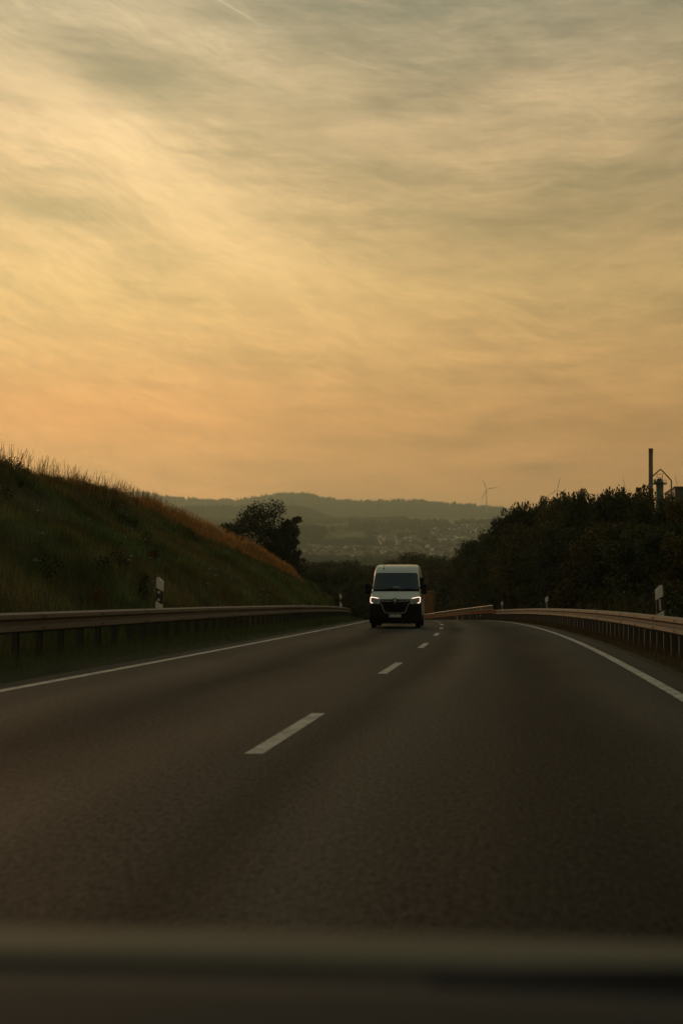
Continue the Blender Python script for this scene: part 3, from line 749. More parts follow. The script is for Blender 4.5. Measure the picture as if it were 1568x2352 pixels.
blades('dry_grass', 60000, crest_place, .28, .78, .011, crest_col, lean=.18, label='tall dry golden grass along the top edge of the bank', heads=True)
def edge_place(n):
    Yv = rng.uniform(88, 170, n); uc = np.interp(Yv, [c[0] for c in crest], [c[1] for c in crest])
    k = rng.random(n) < .6 + 1.6 * vnoise(Yv * 1.5, Yv * 0 + 22, 2.5, 3); Yv, uc = Yv[k], uc[k]; n = len(Yv)
    return Yv, uc + rng.random(n) ** 1.8 * 2.3 * np.interp(Yv, [88, 110, 150, 170], [.3, .8, 1, .8]), np.ones(n)
blades('dry_grass', 11000, edge_place, .25, .7, .012, lambda a, b, n: np.array([.60, .27, .075]) * rng.uniform(.3, 1.3, (n, 1)), lean=.2, label='dense orange dry grass glowing along the far sloping edge of the bank', heads=True)  # dry grass, with the orange of the low backlight put into the blade colour
def tall_place(n):
    Yv = rng.uniform(52, 150, n); uc = np.interp(Yv, [c[0] for c in crest], [c[1] for c in crest])
    k = rng.random(n) < np.clip(.5 + vnoise(Yv * 3 + 9, Yv * 0 + 40, 2, 2) * 2.2, 0, 1)
    return Yv[k], (uc + rng.normal(-.2, .6, n))[k], np.ones(k.sum())
blades('seed_stalks', 3800, tall_place, .75, 1.25, .012, crest_col, lean=.14, label='single tall seed stalks standing above the top of the bank', heads=True)
def verge_l(n):
    Yv = np.where(rng.random(n) < .1, rng.uniform(-8, 9, n), 9 * (120 / 9) ** rng.random(n)); u = rng.uniform(-9.2, -6.95, n); k = rng.random(n) < np.clip((-6.9 - u) / .5, .2, 1); return Yv[k], u[k], np.interp(u[k], [-9, -8, -7], [1.4, 1, .6])
blades('verge_grass', 60000, verge_l, .07, .26, .010, lambda a, b, n: np.array([.085, .105, .035]) * rng.uniform(.5, 1.5, (n, 1)), label='short dark grass on the verge under the left guardrail')
def verge_r(n):
    Yv = np.where(rng.random(n) < .18, rng.uniform(-8, 12, n), 12 * (130 / 12) ** rng.random(n)); u = 2.75 + 3.6 * rng.random(n) ** 1.3; return Yv, u, np.interp(u, [2.75, 3.4, 5], [.35, .9, 1.5])
blades('verge_grass', 60000, verge_r, .08, .30, .010, lambda a, b, n: (np.array([.075, .050, .022]) * (1 - (b > 3.6)[:, None] * .45)) * rng.uniform(.5, 1.5, (n, 1)), label='brownish dry grass on the verge under the right guardrail')
def weeds_r(n):
    Yv = 24 * (110 / 24) ** rng.random(n); u = rng.uniform(3.9, 5.4, n); k = vnoise(Yv * 2, Yv * 0 + 8, 3, 2) > .08; return Yv[k], u[k], np.ones(k.sum())
blades('roadside_weeds', 1800, weeds_r, .8, 1.45, .014, lambda a, b, n: np.array([.06, .05, .022]) * rng.uniform(.5, 1.6, (n, 1)), lean=.15, label='tall weeds standing behind the right guardrail', heads=True)
# dark weeds and white umbels on the bank
def leafy(n_cards, ctr, rad, size, colr, nrm=.6):
    """leaf-sized cards spread on the surface of a lumpy clump"""
    dirs = rng.normal(size=(n_cards, 3)); dirs /= np.linalg.norm(dirs, axis=1)[:, None]
    r_ = rng.random(n_cards) ** .4
    P_ = np.asarray(ctr) + dirs * r_[:, None] * np.asarray(rad)
    return P_
def cards(P_, size, colr, jit=.35):
    n = len(P_); a = rng.normal(size=(n, 3)); a /= np.linalg.norm(a, axis=1)[:, None]; b = rng.normal(size=(n, 3)); b -= a * (a * b).sum(1)[:, None]; b /= np.linalg.norm(b, axis=1)[:, None]
    s = (size * rng.uniform(1 - jit, 1 + jit, n))[:, None]
    V = np.stack([P_ - a * s * .5, P_ + b * s * .36, P_ + a * s * .5, P_ - b * s * .36], 1).reshape(-1, 3)
    Fq = np.arange(n * 4).reshape(-1, 4); return V, Fq, np.repeat(colr, 4, axis=0)
Vs, Fs, Cs = [], [], []; off = 0
for i in range(70):
    Yv = 30 * (165 / 30) ** random.random(); uc = float(np.interp(Yv, [c[0] for c in crest], [c[1] for c in crest]))
    u = random.uniform(uc - .3, -9.6) if i > 26 else uc + random.uniform(-.4, .4)
    z = float(ground_z(Yv, u)); hh_ = random.uniform(.25, .7); n = 260
    P_ = leafy(n, (u + float(cx(Yv)), Yv, z + hh_ * .45), (hh_ * .55, hh_ * .6, hh_ * .65), .1, None)
    cc = np.array([.022, .032, .010]) * rng.uniform(.6, 1.5, (n, 1))
    if i % 11 == 5: cc = np.array([.14, .060, .016]) * rng.uniform(.5, 1.3, (n, 1))
    v, f, c = cards(P_, .07, cc); Vs.append(v); Fs.append(f + off); Cs.append(c); off += len(v)
setp(mesh_np('bank_weeds', np.concatenate(Vs), np.concatenate(Fs), M_leaf, colors=np.concatenate(Cs)), 'dark bushy weeds scattered over the bank and its top edge', 'weeds', kind='stuff')
Vs, Fs, Cs = [], [], []; off = 0
for i in range(34):
    c0 = random.choice([(205, 1255), (285, 1335), (280, 1345), (292, 1365), (350, 1360), (90, 1310), (480, 1300), (520, 1360), (600, 1330)])
    xd = c0[0] + random.gauss(0, 12); Yv = random.uniform(34, 85); k = ray(xd, 1372); Xv = k[0] / k[1] * Yv; u = Xv - float(cx(Yv))
    uc = float(np.interp(Yv, [c[0] for c in crest], [c[1] for c in crest]))
    if not uc < u < -9.5: continue
    z = float(ground_z(Yv, u)) + random.uniform(.35, .6); n = 12
    P_ = np.array([Xv, Yv, z]) + rng.normal(0, 1, (n, 3)) * np.array([.05, .05, .012])
    v, f, c = cards(P_, .03, np.array([.40, .53, .45]) * np.ones((n, 1))); Vs.append(v); Fs.append(f + off); Cs.append(c); off += len(v)
setp(mesh_np('wild_flowers', np.concatenate(Vs), np.concatenate(Fs), M_leaf, colors=np.concatenate(Cs)), 'small white wild flowers dotted over the dark bank', 'flowers', kind='stuff')

# ------------------------------------------------------------------ trees
def tree_proto(H, R, seed, n_leaf=9000, size=.26, low=.12, colr=(.034, .042, .014), lobes=26, shape='oak', name='broadleaf_tree'):
    rs = random.Random(seed)
    e = empty(name)
    mb = MB(); tips = []
    nlimb = 9 if shape != 'slim' else 6
    top = H * .86
    trunk = [Vector((0, 0, -.6)), Vector((rs.uniform(-.1, .1), rs.uniform(-.1, .1), H * .25)), Vector((rs.uniform(-.3, .3) * R * .2, rs.uniform(-.3, .3) * R * .2, H * .55)), Vector((rs.uniform(-.3, .3) * R * .3, rs.uniform(-.3, .3) * R * .3, top))]
    r0 = H * .022
    mb.tube(trunk, [r0 * 1.25, r0, r0 * .6, r0 * .15], 8)
    for i in range(nlimb):
        f = low + .12 + (.88 - low - .12) * (i + .5) / nlimb; b = trunk[1].lerp(trunk[3], max(0, (f * H - H * .25) / (top - H * .25))) if f > .25 else trunk[0].lerp(trunk[1], f / .25)
        a = i * 2.4 + rs.uniform(-.4, .4); L = R * rs.uniform(.7, 1.0) * (1 - .45 * f)
        p1 = b + Vector((math.cos(a) * L * .5, math.sin(a) * L * .5, H * .06)); p2 = b + Vector((math.cos(a) * L, math.sin(a) * L, H * .13))
        mb.tube([b, p1, p2], [r0 * .42, r0 * .25, r0 * .08], 5); tips += [p1, p2]
        for s_ in (-.7, .7):
            p3 = p1 + Vector((math.cos(a + s_) * L * .5, math.sin(a + s_) * L * .5, H * .07)); mb.tube([p1, p3], [r0 * .18, r0 * .05], 4); tips.append(p3)
    mb.build('trunk', M_bark, e, True)
    # crown: clumps around the limb ends and over an uneven outline
    cl_ = [(t_, R * rs.uniform(.20, .34)) for t_ in tips]
    for i in range(lobes):
        zf = low + (1 - low) * (i + .5) / lobes; a = rs.uniform(0, 2 * PI)
        if shape == 'pine': prof = .25 + .75 * math.sin(min(1, max(0, (zf - .45) / .55)) * PI) if zf > .45 else .1
        else: prof = math.sin(min(1, (zf - low) / (1 - low) * .82 + .14) * PI) ** .6
        rr = R * prof * rs.uniform(.35, .95)
        cl_.append((Vector((math.cos(a) * rr, math.sin(a) * rr, H * (zf * .95))), R * rs.uniform(.18, .33)))
    cl_.append((Vector((trunk[3].x, trunk[3].y, H * .93)), R * .2))
    for i in range(11):
        a = rs.uniform(0, 2 * PI); zf = rs.uniform(.5, 1.04); pr_ = math.sqrt(max(0, 1 - ((zf - .5) / .56) ** 2)); rr = R * pr_ * rs.uniform(.8, 1.08)
        cl_.append((Vector((math.cos(a) * rr, math.sin(a) * rr, H * zf)), R * rs.uniform(.08, .15)))
    wsum = sum(c[1] ** 2 for c in cl_); V_, C_ = [], []
    for c0, r_ in cl_:
        n = max(30, int(n_leaf * r_ ** 2 / wsum))
        dirs = rng.normal(size=(n, 3)); dirs /= np.linalg.norm(dirs, axis=1)[:, None]
        rad = r_ * (.45 + .75 * rng.random(n) ** .7)
        P_ = np.array(c0) + dirs * rad[:, None] * np.array([1.1, 1.1, .8]); V_.append(P_)
        C_.append(np.array(colr) * rs.uniform(.65, 1.4) * rng.uniform(.6, 1.45, (n, 1)))
    P_ = np.concatenate(V_); v, f, c = cards(P_, size, np.concatenate(C_))
    mesh_np('crown', v, f, M_leaf, e, colors=c)
    return e
proto = [tree_proto(10, 3.6, 1, 15000, .27, .04, lobes=34), tree_proto(10, 3.9, 2, 15000, .30, .03, (.038, .044, .014), lobes=36), tree_proto(10, 3.3, 3, 13000, .26, .05, (.030, .040, .013), lobes=30),
         tree_proto(10, 4.2, 7, 14000, .29, .02, (.056, .048, .015), lobes=38)]
top_of = [max(v.co.z for c in e.children for v in c.data.vertices) for e in proto]
used = [False] * 4
def put_tree(k, X, Yd, z0, H, label, group, sx=1.0):
    e = proto[k] if not used[k] else copy_tree(proto[k]); used[k] = True
    e.location = (X, Yd, z0); s = H / top_of[k]; e.scale = (s * sx, s * sx, s); e.rotation_euler = (0, 0, random.random() * 2 * PI)
    setp(e, label, 'tree', group); return e
# right wood: outline rows by column
outline = [(1166, 1163), (1206, 1148), (1235, 1136), (1258, 1146), (1276, 1138), (1302, 1120), (1326, 1118), (1350, 1146), (1376, 1122), (1398, 1114), (1424, 1130), (1450, 1112), (1478, 1138), (1508, 1142), (1540, 1128), (1572, 1116), (1610, 1105), (1660, 1105), (1710, 1105)]
G1 = 'trees of the dark wood right of the road'
nth = lambda k: str(k) + ('th' if 10 < k % 100 < 14 else {1: 'st', 2: 'nd', 3: 'rd'}.get(k % 10, 'th'))
words = ['leftmost', 'second', 'third', 'fourth', 'fifth', 'sixth', 'seventh', 'eighth', 'ninth', 'tenth', 'eleventh', 'twelfth', 'thirteenth', 'fourteenth', 'fifteenth']
for i, (xd, yd) in enumerate(outline):
    u = 11 + (i % 3) * 1.5
    Yd = at_xd(xd, u, 30, 400) or 60
    Yd = min(Yd, 170)
    p_ = atY(xd, yd, Yd); z0 = float(ground_z(Yd, p_[0] - float(cx(Yd))))
    put_tree(i % 4, p_[0], Yd, z0, p_[2] - z0, f'tall dark tree, {nth(i + 1)} from the left along the top of the right wood', G1,   .5 if i == 0 else (.46, .54, .40, .50)[i % 4])
# lower front row closing the wood down to the rail
for i, (xd, yd, u_) in enumerate([(1050, 1290, 16), (1080, 1260, 15), (1106, 1240, 14.5), (1126, 1222, 14), (1152, 1212, 13), (1185, 1198, 12), (1220, 1199, 11.5), (1262, 1212, 11), (1305, 1191, 10.5), (1350, 1204, 10), (1398, 1192, 10), (1445, 1198, 9.5), (1495, 1195, 9.5), (1550, 1200, 9.5), (1610, 1204, 9.5)]):
    Yd = min(at_xd(xd, u_, 30, 420) or 240, 250)
    p_ = atY(xd, yd, Yd); z0 = float(ground_z(Yd, p_[0] - float(cx(Yd)))) - .3
    put_tree((i + 1) % 4, p_[0], Yd, z0, p_[2] - z0, f'lower bushy tree in the front row of the right wood, {nth(i + 1)} from the left', 'front row of the right wood', 1.0 if Yd > 120 else 1.2)
for i, (Yd, u_) in enumerate([(44, 11), (36, 13), (28, 11.5), (20, 13), (11, 12), (3, 13.5)]):
    put_tree(i % 4, u_ + float(cx(Yd)), Yd, float(ground_z(Yd, u_)) - .3, random.uniform(5.0, 6.2), f'bushy tree just outside the right edge of the picture, {nth(i + 1)} from the wood', 'trees right of the road outside the frame', 1.1)
# understorey shrubs just behind the right rail
def shrub_proto(seed, colr, n=1500):
    e = empty('shrub'); mb = MB(); rs = random.Random(seed)
    for i in range(6): a = i * 1.1; mb.tube([(0, 0, -.2), (math.cos(a) * .3, math.sin(a) * .3, .5), (math.cos(a) * .7, math.sin(a) * .7, 1.1)], [.03, .02, .008], 4)
    mb.build('stem', M_bark, e)
    P_ = []
    for i in range(14):
        c0 = np.array([rs.uniform(-.75, .75), rs.uniform(-.75, .75), rs.uniform(.3, 1.35)]); k = n // 14
        dd = rng.normal(size=(k, 3)); dd /= np.linalg.norm(dd, axis=1)[:, None]; P_.append(c0 + dd * (.15 + .38 * rng.random((k, 1))))
    P_ = np.concatenate(P_); v, f, c = cards(P_, .17, np.array(colr) * rng.uniform(.5, 1.5, (len(P_), 1)))
    mesh_np('foliage', v, f, M_leaf, e, colors=c); return e
sp_ = [shrub_proto(2, (.032, .036, .012)), shrub_proto(3, (.075, .060, .018)), shrub_proto(4, (.070, .036, .016))]
us = [False] * 3
def put_shrub(k, X, Yd, z0, s, label, group, sz=1.0):
    k -= 1
    e = sp_[k] if not us[k] else copy_tree(sp_[k]); us[k] = True
    e.location = (X, Yd, z0); e.scale = (s, s, s * sz); e.rotation_euler = (0, 0, random.random() * 6.28); setp(e, label, 'shrub', group); return e
Vs, Cs = [], []
for Yd in list(np.arange(0, 90, 1.6)) + list(np.arange(90, 215, 2.6)):
    u = random.uniform(7.2, 9.0) + .02 * max(0, Yd - 60); R_ = random.uniform(1.3, 2.2); n = 420
    dd = rng.normal(size=(n, 3)); dd /= np.linalg.norm(dd, axis=1)[:, None]
    Vs.append(np.array([u + float(cx(Yd)), Yd, float(ground_z(Yd, u)) + R_ * .6]) + dd * (rng.random((n, 1)) ** .4) * np.array([R_, R_, R_ * .9]))
    Cs.append(np.array([.024, .030, .010]) * random.uniform(.6, 1.5) * rng.uniform(.5, 1.5, (n, 1)))
v, f, c = cards(np.concatenate(Vs), .22, np.concatenate(Cs))
setp(mesh_np('undergrowth', v, f, M_leaf, colors=c), 'dark undergrowth at the foot of the wood behind the right guardrail', 'undergrowth', kind='stuff')
for xd, yd, Yd, kk, lab in [(1010, 1372, 262, 2, 'yellowish shrub low behind the barrier beyond the crest, nearest the van'), (1037, 1362, 255, 2, 'yellowish shrub low behind the barrier, second to the right of the van'), (1064, 1352, 245, 1, 'olive shrub behind the bridge railing left of the wood'),
                            (1012, 1335, 290, 3, 'reddish brown shrub above the orange lorry, right of the van'), (1034, 1314, 285, 3, 'taller reddish brown shrub between the van and the right wood'), (1055, 1306, 275, 1, 'tall olive shrub at the left foot of the wood'),
                            (1088, 1345, 235, 1, 'rounded olive shrub at the left foot of the wood by the railing'), (1110, 1350, 225, 2, 'ochre green shrub by the railing at the left foot of the wood')]:
    p_ = atY(xd, yd, Yd); z0 = float(rz(Yd)) - 1.2; put_shrub(kk, p_[0], Yd, z0, (p_[2] - z0) / 1.6, lab, 'shrubs beyond the crest')
# trees in the dip behind the van
dip = [(674, 1306, 235), (700, 1296, 285), (722, 1304, 250), (745, 1290, 300), (770, 1286, 315), (795, 1294, 290), (815, 1284, 330), (838, 1296, 300), (862, 1300, 340), (892, 1290, 380), (922, 1282, 400), (968, 1266, 360), (1000, 1280, 330), (1018, 1272, 350), (1042, 1288, 320), (1075, 1284, 300), (985, 1320, 310), (702, 1335, 215), (738, 1345, 222), (762, 1350, 230), (800, 1335, 260), (845, 1330, 270), (980, 1345, 290)]
for i, (xd, yd, Yd) in enumerate(dip):
    p_ = atY(xd, yd, Yd); z0 = min(float(rz(Yd)) - 1.0, p_[2] - 5); side = 'left' if xd < 900 else 'right'; rk = 1 + sum((a < xd) and ((a < 900) == (xd < 900)) for a, _, _ in dip)
    put_tree(i % 4, p_[0], Yd, z0, p_[2] - z0, f'dark tree beyond the crest, {nth(rk)} from the left among those {side} of the van', 'trees in the dip beyond the crest', 1.0)
# lone tree clump beside the bank and sapling
def lone():
    e = tree_proto(12.5, 4.4, 21, 11000, .24, .14, (.020, .026, .010), lobes=30, name='field_tree')
    p_ = atY(598, 1160, 185); z0 = p_[2] - 12.7; e.location = (p_[0], 185, z0); e.scale = (.95, .95, 1.0)
    setp(e, 'big dark broadleaf tree standing behind the end of the grassy bank', 'tree')
    e2 = tree_proto(10.5, 1.9, 33, 3600, .28, .30, (.022, .028, .010), lobes=20, name='field_tree')
    p_ = atY(662, 1182, 187); e2.location = (p_[0], 187, p_[2] - 11.0); setp(e2, 'slim airy tree at the right side of the big dark tree behind the bank', 'tree')
    e4 = tree_proto(8, 2.2, 35, 3600, .28, .15, (.022, .028, .010), lobes=18, name='field_tree')
    p_ = atY(640, 1200, 184); e4.location = (p_[0], 184, p_[2] - 8.6); setp(e4, 'small dark tree filling the gap right of the big tree behind the bank', 'tree')
    e5 = tree_proto(7, 1.8, 36, 2200, .26, .3, (.022, .028, .010), lobes=14, name='field_tree')
    p_ = atY(533, 1196, 178); e5.location = (p_[0], 178, p_[2] - 7.2); setp(e5, 'low dark bush tree left of the big tree at the top of the bank', 'tree')
    e3 = empty('bare_sapling'); mb = MB(); mb.tube([(0, 0, -1), (.05, 0, 2.2), (.12, 0, 4.6)], [.06, .04, .01], 5)
    for z, a, L in ((1.8, .6, .9), (2.4, -.8, 1.0), (3.2, .4, .7), (1.2, -1.1, .8)): mb.tube([(.05, 0, z), (.05 + math.sin(a) * L * .7, .1, z + L * .7)], [.025, .008], 4)
    mb.build('trunk', M_bark, e3); P_ = leafy(420, (.1, 0, 1.4), (1.3, .8, 1.1), .2, None); v, f, c = cards(P_, .24, np.array([.022, .027, .010]) * rng.uniform(.6, 1.4, (420, 1)))
    mesh_np('crown', v, f, M_leaf, e3, colors=c)
    p_ = atY(684, 1242, 190); e3.location = (p_[0], 190, p_[2] - 4.6); setp(e3, 'thin half bare sapling right of the tree clump at the end of the bank', 'tree')
lone()

# ------------------------------------------------------------------ wind turbines
M_turb = mat('turbine_white', (.22, .21, .19), .5, var=.05)
def turbine(hub, D, base_row, tips, label):
    px, py = hub[0] / 1.0887, hub[1] / 1.0887; p_ = np.array(atD(px, py, D)); b_ = atD(px - .8, base_row, D)
    e = empty('wind_turbine', (p_[0], p_[1], b_[2])); setp(e, label, 'wind turbine', 'wind turbines on the far ridge')
    H = p_[2] - b_[2]; m = D / F
    mb = MB(); mb.tube([(0, 0, 0), (0, 0, H * .5), (0, 0, H)], [2.6, 2.1, 1.4], 12); mb.build('tower', M_turb, e, True)
    fwd = Vector((-p_[0], -p_[1], 0)).normalized(); rt = Vector((-fwd.y, fwd.x, 0))      # rt points to the right in the picture
    ry = math.atan2(fwd.y, fwd.x)
    R_ = Matrix.Rotation(ry, 4, 'Z')
    MB().box(-5, 5, -2, 2, H - 2, H + 2.2, bev=.5, M=R_).build('nacelle', M_turb, e)
    hc = fwd * 6.5 + Vector((0, 0, H))
    mb = MB(); mb.tube([hc - fwd * 1.6, hc, hc + fwd * 1.8], [1.9, 1.8, .5], 10); mb.build('hub', M_turb, e, True)
    angs = [math.atan2(-(ty - hub[1]), tx - hub[0]) for tx, ty in tips]; L = max(math.hypot(tx - hub[0], ty - hub[1]) for tx, ty in tips) / 1.0887 * m
    while len(angs) < 3: angs.append(angs[0] + (2 * PI / 3) * len(angs)) if len(angs) == 1 else angs.append(angs[0] + 4 * PI / 3)
    for a in angs:
        dr = rt * math.cos(a) + Vector((0, 0, math.sin(a))); sd = dr.cross(fwd)
        st = [(0, .8, .8), (.08, .9, .7), (.22, 2.4, .5), (.6, 1.6, .25), (1, .35, .08)]
        vs = []; fs = []
        for f, wd, th_ in st:
            c_ = hc + dr * (1.2 + f * L)
            vs += [c_ + sd * wd, c_ + fwd * th_, c_ - sd * wd * .7, c_ - fwd * th_]
        for i in range(len(st) - 1):
            for k_ in range(4): j = (k_ + 1) % 4; fs.append((i * 4 + k_, i * 4 + j, i * 4 + 4 + j, i * 4 + 4 + k_))
        fs += [(3, 2, 1, 0), tuple((len(st) - 1) * 4 + k_ for k_ in range(4))]
        MB().add(vs, fs).build('blade', M_turb, e)
turbine((1215.5, 1223.5), 7000, 1178, [(1205.3, 1199.4), (1240.5, 1219), (1203, 1250)], 'whole wind turbine standing on the far ridge left of the dark wood')
turbine((1393, 1224.5), 7300, 1180, [(1399.3, 1190), (1376, 1235.3), (1418, 1243)], 'wind turbine half hidden by the tree tops, two of its blades in view')
turbine((1561.5, 1222), 8200, 1185, [(1555.2, 1186.8), (1592, 1238), (1534, 1238)], 'wind turbine behind the wood with only one blade showing left of the chimney')
turbine((1693, 1216), 8200, 1185, [(1685.3, 1182.7), (1723, 1230), (1668, 1232)], 'wind turbine behind the wood with only one blade showing right of the plant')

# ------------------------------------------------------------------ industrial plant behind the wood
D4 = 330.0
def z4(x, y, D=D4): return Vector(atD((1560 + x / 10.67) / 1.0887, (1100 + y / 10.67) / 1.0887, D))
org = z4(702, 1900); org.z = -2.0
px4 = D4 / F / 1.0887 / 10.67      # metres per zoomed pixel
M_chim = mat('chimney_steel', (.115, .095, .075), .6, metal=.2, var=.35, scale=.6)
M_pipe = mat('rusty_pipe', (.12, .042, .022), .6, var=.3, scale=1)
M_teal = mat('teal_silo_paint', (.035, .10, .085), .5, var=.2, scale=.5)
M_dark = mat('dark_steel', (.03, .03, .028), .6, var=.2)
e = empty('factory_chimney', org); setp(e, 'tall plain steel chimney rising above the trees at the right', 'chimney')
top = z4(702, 232) - org; bot = z4(668, 1900) - org; bot.z = 0
mb = MB(); mb.tube([bot, bot.lerp(top, .5), top], [.50, .47, .46], 20); mb.build('shaft', M_chim, e, True)
mb = MB(); mb.tube([top - Vector((0, 0, .9)), top + Vector((0, 0, .02))], [.49, .49], 20); mb.build('rim', M_pipe, e, True)
e = empty('silo_plant', org); setp(e, 'industrial silo with a teal body, railed platform and gabled rusty pipe beside the chimney', 'silo')
def P4(x, y, back=0.0): v = z4(x, y) - org; return v + Vector((0, back, 0))
bz = lambda v: Vector((v.x, v.y, .5))
mb = MB(); mb.tube([bz(P4(712, 1300)), P4(712, 1030), P4(735, 985), P4(935, 805), P4(962, 790), P4(990, 805), P4(1235, 1068), P4(1252, 1100), P4(1250, 1300), bz(P4(1250, 1500))], .15, 10); mb.build('pipe', M_pipe, e, True)
c0 = P4(958, 1150, 1.5)
k = px4
mb = MB(); mb.lathe([(105 * k, 0), (100 * k, 30 * k), (75 * k, 90 * k), (60 * k, 120 * k), (30 * k, 138 * k), (.02, 142 * k)], 20, 'z', c0); mb.build('dome', M_dark, e, True)
mb = MB(); mb.lathe([(1.4, -c0.z + .3), (1.4, -14), (95 * k, -230 * k), (100 * k, -20 * k), (108 * k, -12 * k), (108 * k, -.02)], 24, 'z', c0); mb.build('silo_body', M_teal, e, True)
mb = MB()
for x0, x1, y0, y1 in ((770, 850, 1080, 1150), (1060, 1130, 1060, 1160)):
    for yy in (y0, (y0 + y1) / 2): mb.tube([P4(x0, yy, 1), P4(x1, yy, 1)], .03, 5)
    for xx in np.linspace(x0, x1, 3): mb.tube([P4(xx, y0, 1), P4(xx, y1, 1)], .03, 5)
mb.build('handrail', M_pipe, e)
MB().add([P4(760, 1150, 0), P4(1140, 1150, 0), P4(1140, 1150, 3.2), P4(760, 1150, 3.2), P4(760, 1166, 0), P4(1140, 1166, 0), P4(1140, 1166, 3.2), P4(760, 1166, 3.2)], [(0, 1, 2, 3), (7, 6, 5, 4), (0, 1, 5, 4), (1, 2, 6, 5), (2, 3, 7, 6), (3, 0, 4, 7)]).build('platform', M_dark, e)
mb = MB()
for xx in (885, 1035): mb.tube([P4(xx, 900, 1.5), P4(xx - 3, 1060, 1.5)], .06, 6)
for yy in (902, 978): mb.tube([P4(885, yy, 1.5), P4(1035, yy, 1.5)], .06, 6)
mb.build('frame', M_pipe, e)
MB().box(*sorted((P4(800, 1050).x, P4(850, 1050).x)), P4(800, 1050).y + 1, P4(800, 1050).y + 2, P4(0, 1160).z, P4(0, 1050).z, bev=.03).build('motor_box', M_pipe, e)
e = empty('factory_roof', org); setp(e, 'dark flat factory roof edge just above the trees at the far right', 'roof')
a_, b_ = P4(1430, 1232, 6), P4(2300, 1232, 6)
MB().box(a_.x, b_.x, a_.y, a_.y + 20, 2, a_.z, bev=.05).build('wall', M_dark, e)
MB().box(a_.x - .3, b_.x + .3, a_.y - .3, a_.y + 20.3, a_.z + .003, a_.z + .35, bev=.05).build('roof_edge', M_pipe, e)

# ------------------------------------------------------------------ white van
M_vwhite = mat('van_white_paint', (.48, .52, .46), .32, spec=.5, var=.05, scale=1.0, coat=.3)
M_vglass = mat('van_dark_glass', (.018, .024, .022), .10, spec=.6, var=.1)
M_rub = mat('tyre_rubber', (.014, .014, .014), .85, var=.2, scale=20)
M_blk = mat('van_black_plastic', (.008, .008, .009), .7, spec=.06, var=.15, scale=8)
M_chr = mat('van_chrome', (.42, .41, .38), .3, metal=.9, var=.05)
M_rim = mat('wheel_rim', (.16, .16, .155), .45, metal=.6, var=.1)
M_drl = mat('running_light', (.9, .9, .9), .3, emit=(1.0, .70, .52), es=2.4)
M_lens = mat('headlight_lens', (.16, .145, .12), .12, spec=.7, metal=.3, var=.3, scale=18)
zs_f = [(.16, .10), (.30, .03), (.60, .0), (.85, .02), (1.0, .06), (1.10, .14), (1.24, .34), (1.36, .58), (1.45, .80), (2.18, 1.42), (2.28, 1.56), (2.42, 1.85), (2.50, 2.25), (2.545, 2.8), (2.56, 3.2)]
zs_w = [(.16, 1.02), (.30, 1.045), (.6, 1.055), (1.0, 1.04), (1.3, 1.02), (1.5, 1.0), (2.1, .945), (2.3, .92), (2.42, .90), (2.50, .87), (2.545, .81), (2.56, .60)]
fv = lambda z: float(interp(z, zs_f)); wv_ = lambda z: float(interp(z, zs_w))
CD = .34
def vsurf(x, z, off=0.0):
    w0 = wv_(z); t_ = min(1, abs(x) / w0); nn = 2.9
    y = fv(z) + CD * (1 - (1 - t_ ** nn) ** (1 / nn))
    if t_ >= 1: y = fv(z) + CD
    # outward push: mostly towards the nose, partly sideways at the corners
    s_ = 1 if x >= 0 else -1; k_ = t_ ** 5
    return (x + s_ * off * k_, y - off * (1 - .5 * k_), z)
def patch(zs, xl, xr, off, nxp=24):
    V_, F_ = [], []
    for z in zs:
        a, b = xl(z), xr(z)
        for i in range(nxp + 1): V_.append(vsurf(a + (b - a) * i / nxp, z, off))
    for r_ in range(len(zs) - 1):
        for i in range(nxp): k_ = r_ * (nxp + 1) + i; F_.append((k_, k_ + 1, k_ + nxp + 2, k_ + nxp + 1))
    # closing skirt gives thickness
    nb = len(V_); V2 = [(v[0] * .995, v[1] + .03, v[2]) for v in V_]; V_ += V2
    rows = len(zs); W1 = nxp + 1
    def edge(a, b): F_.append((a, b, b + nb, a + nb))
    for i in range(nxp): edge(i + 1, i); edge((rows - 1) * W1 + i, (rows - 1) * W1 + i + 1)
    for r_ in range(rows - 1): edge(r_ * W1, (r_ + 1) * W1); edge((r_ + 1) * W1 + nxp, r_ * W1 + nxp)
    return MB().add(V_, F_)
van = empty('van')
Yv = 62.0
van.location = (-4.48, Yv, float(rz(Yv))); van.rotation_euler = (0, 0, -heading(Yv) - .012); van.scale = (1, 1, 1.045)
setp(van, 'white delivery van with lit headlights driving towards the viewer in the left lane', 'van')
# body
zl = [.30, .45, .6, .8, .95, 1.05, 1.14, 1.24, 1.36, 1.45, 1.6, 1.8, 2.0, 2.18, 2.28, 2.36, 2.42, 2.47, 2.50, 2.53, 2.545, 2.56]
V_, F_ = [], []; NF = 28; LEN = 5.55
for z in zl:
    w0 = wv_(z); row = []
    for i in range(NF + 1):
        t_ = -math.cos(PI * i / NF); row.append(vsurf(t_ * w0 * .99999, z))
    for yy in (2.4 + CD, 4.0, LEN - .12): 
        row.append((w0, max(yy, row[-1][1] + .01), z))
    row += [(w0 - .12, LEN, z), (0, LEN + .02, z), (-w0 + .12, LEN, z)]
    left = [(-w0, y_, z) for (_, y_, _) in row[NF + 1:NF + 4]][::-1]
    row += left; V_ += row
n_ = len(V_) // len(zl)
for r_ in range(len(zl) - 1):
    for i in range(n_): j = (i + 1) % n_; F_.append((r_ * n_ + i, r_ * n_ + j, (r_ + 1) * n_ + j, (r_ + 1) * n_ + i))
F_ += [tuple(range(n_ - 1, -1, -1)), tuple((len(zl) - 1) * n_ + i for i in range(n_))]
MB().add(V_, F_).build('body', M_vwhite, van, True)
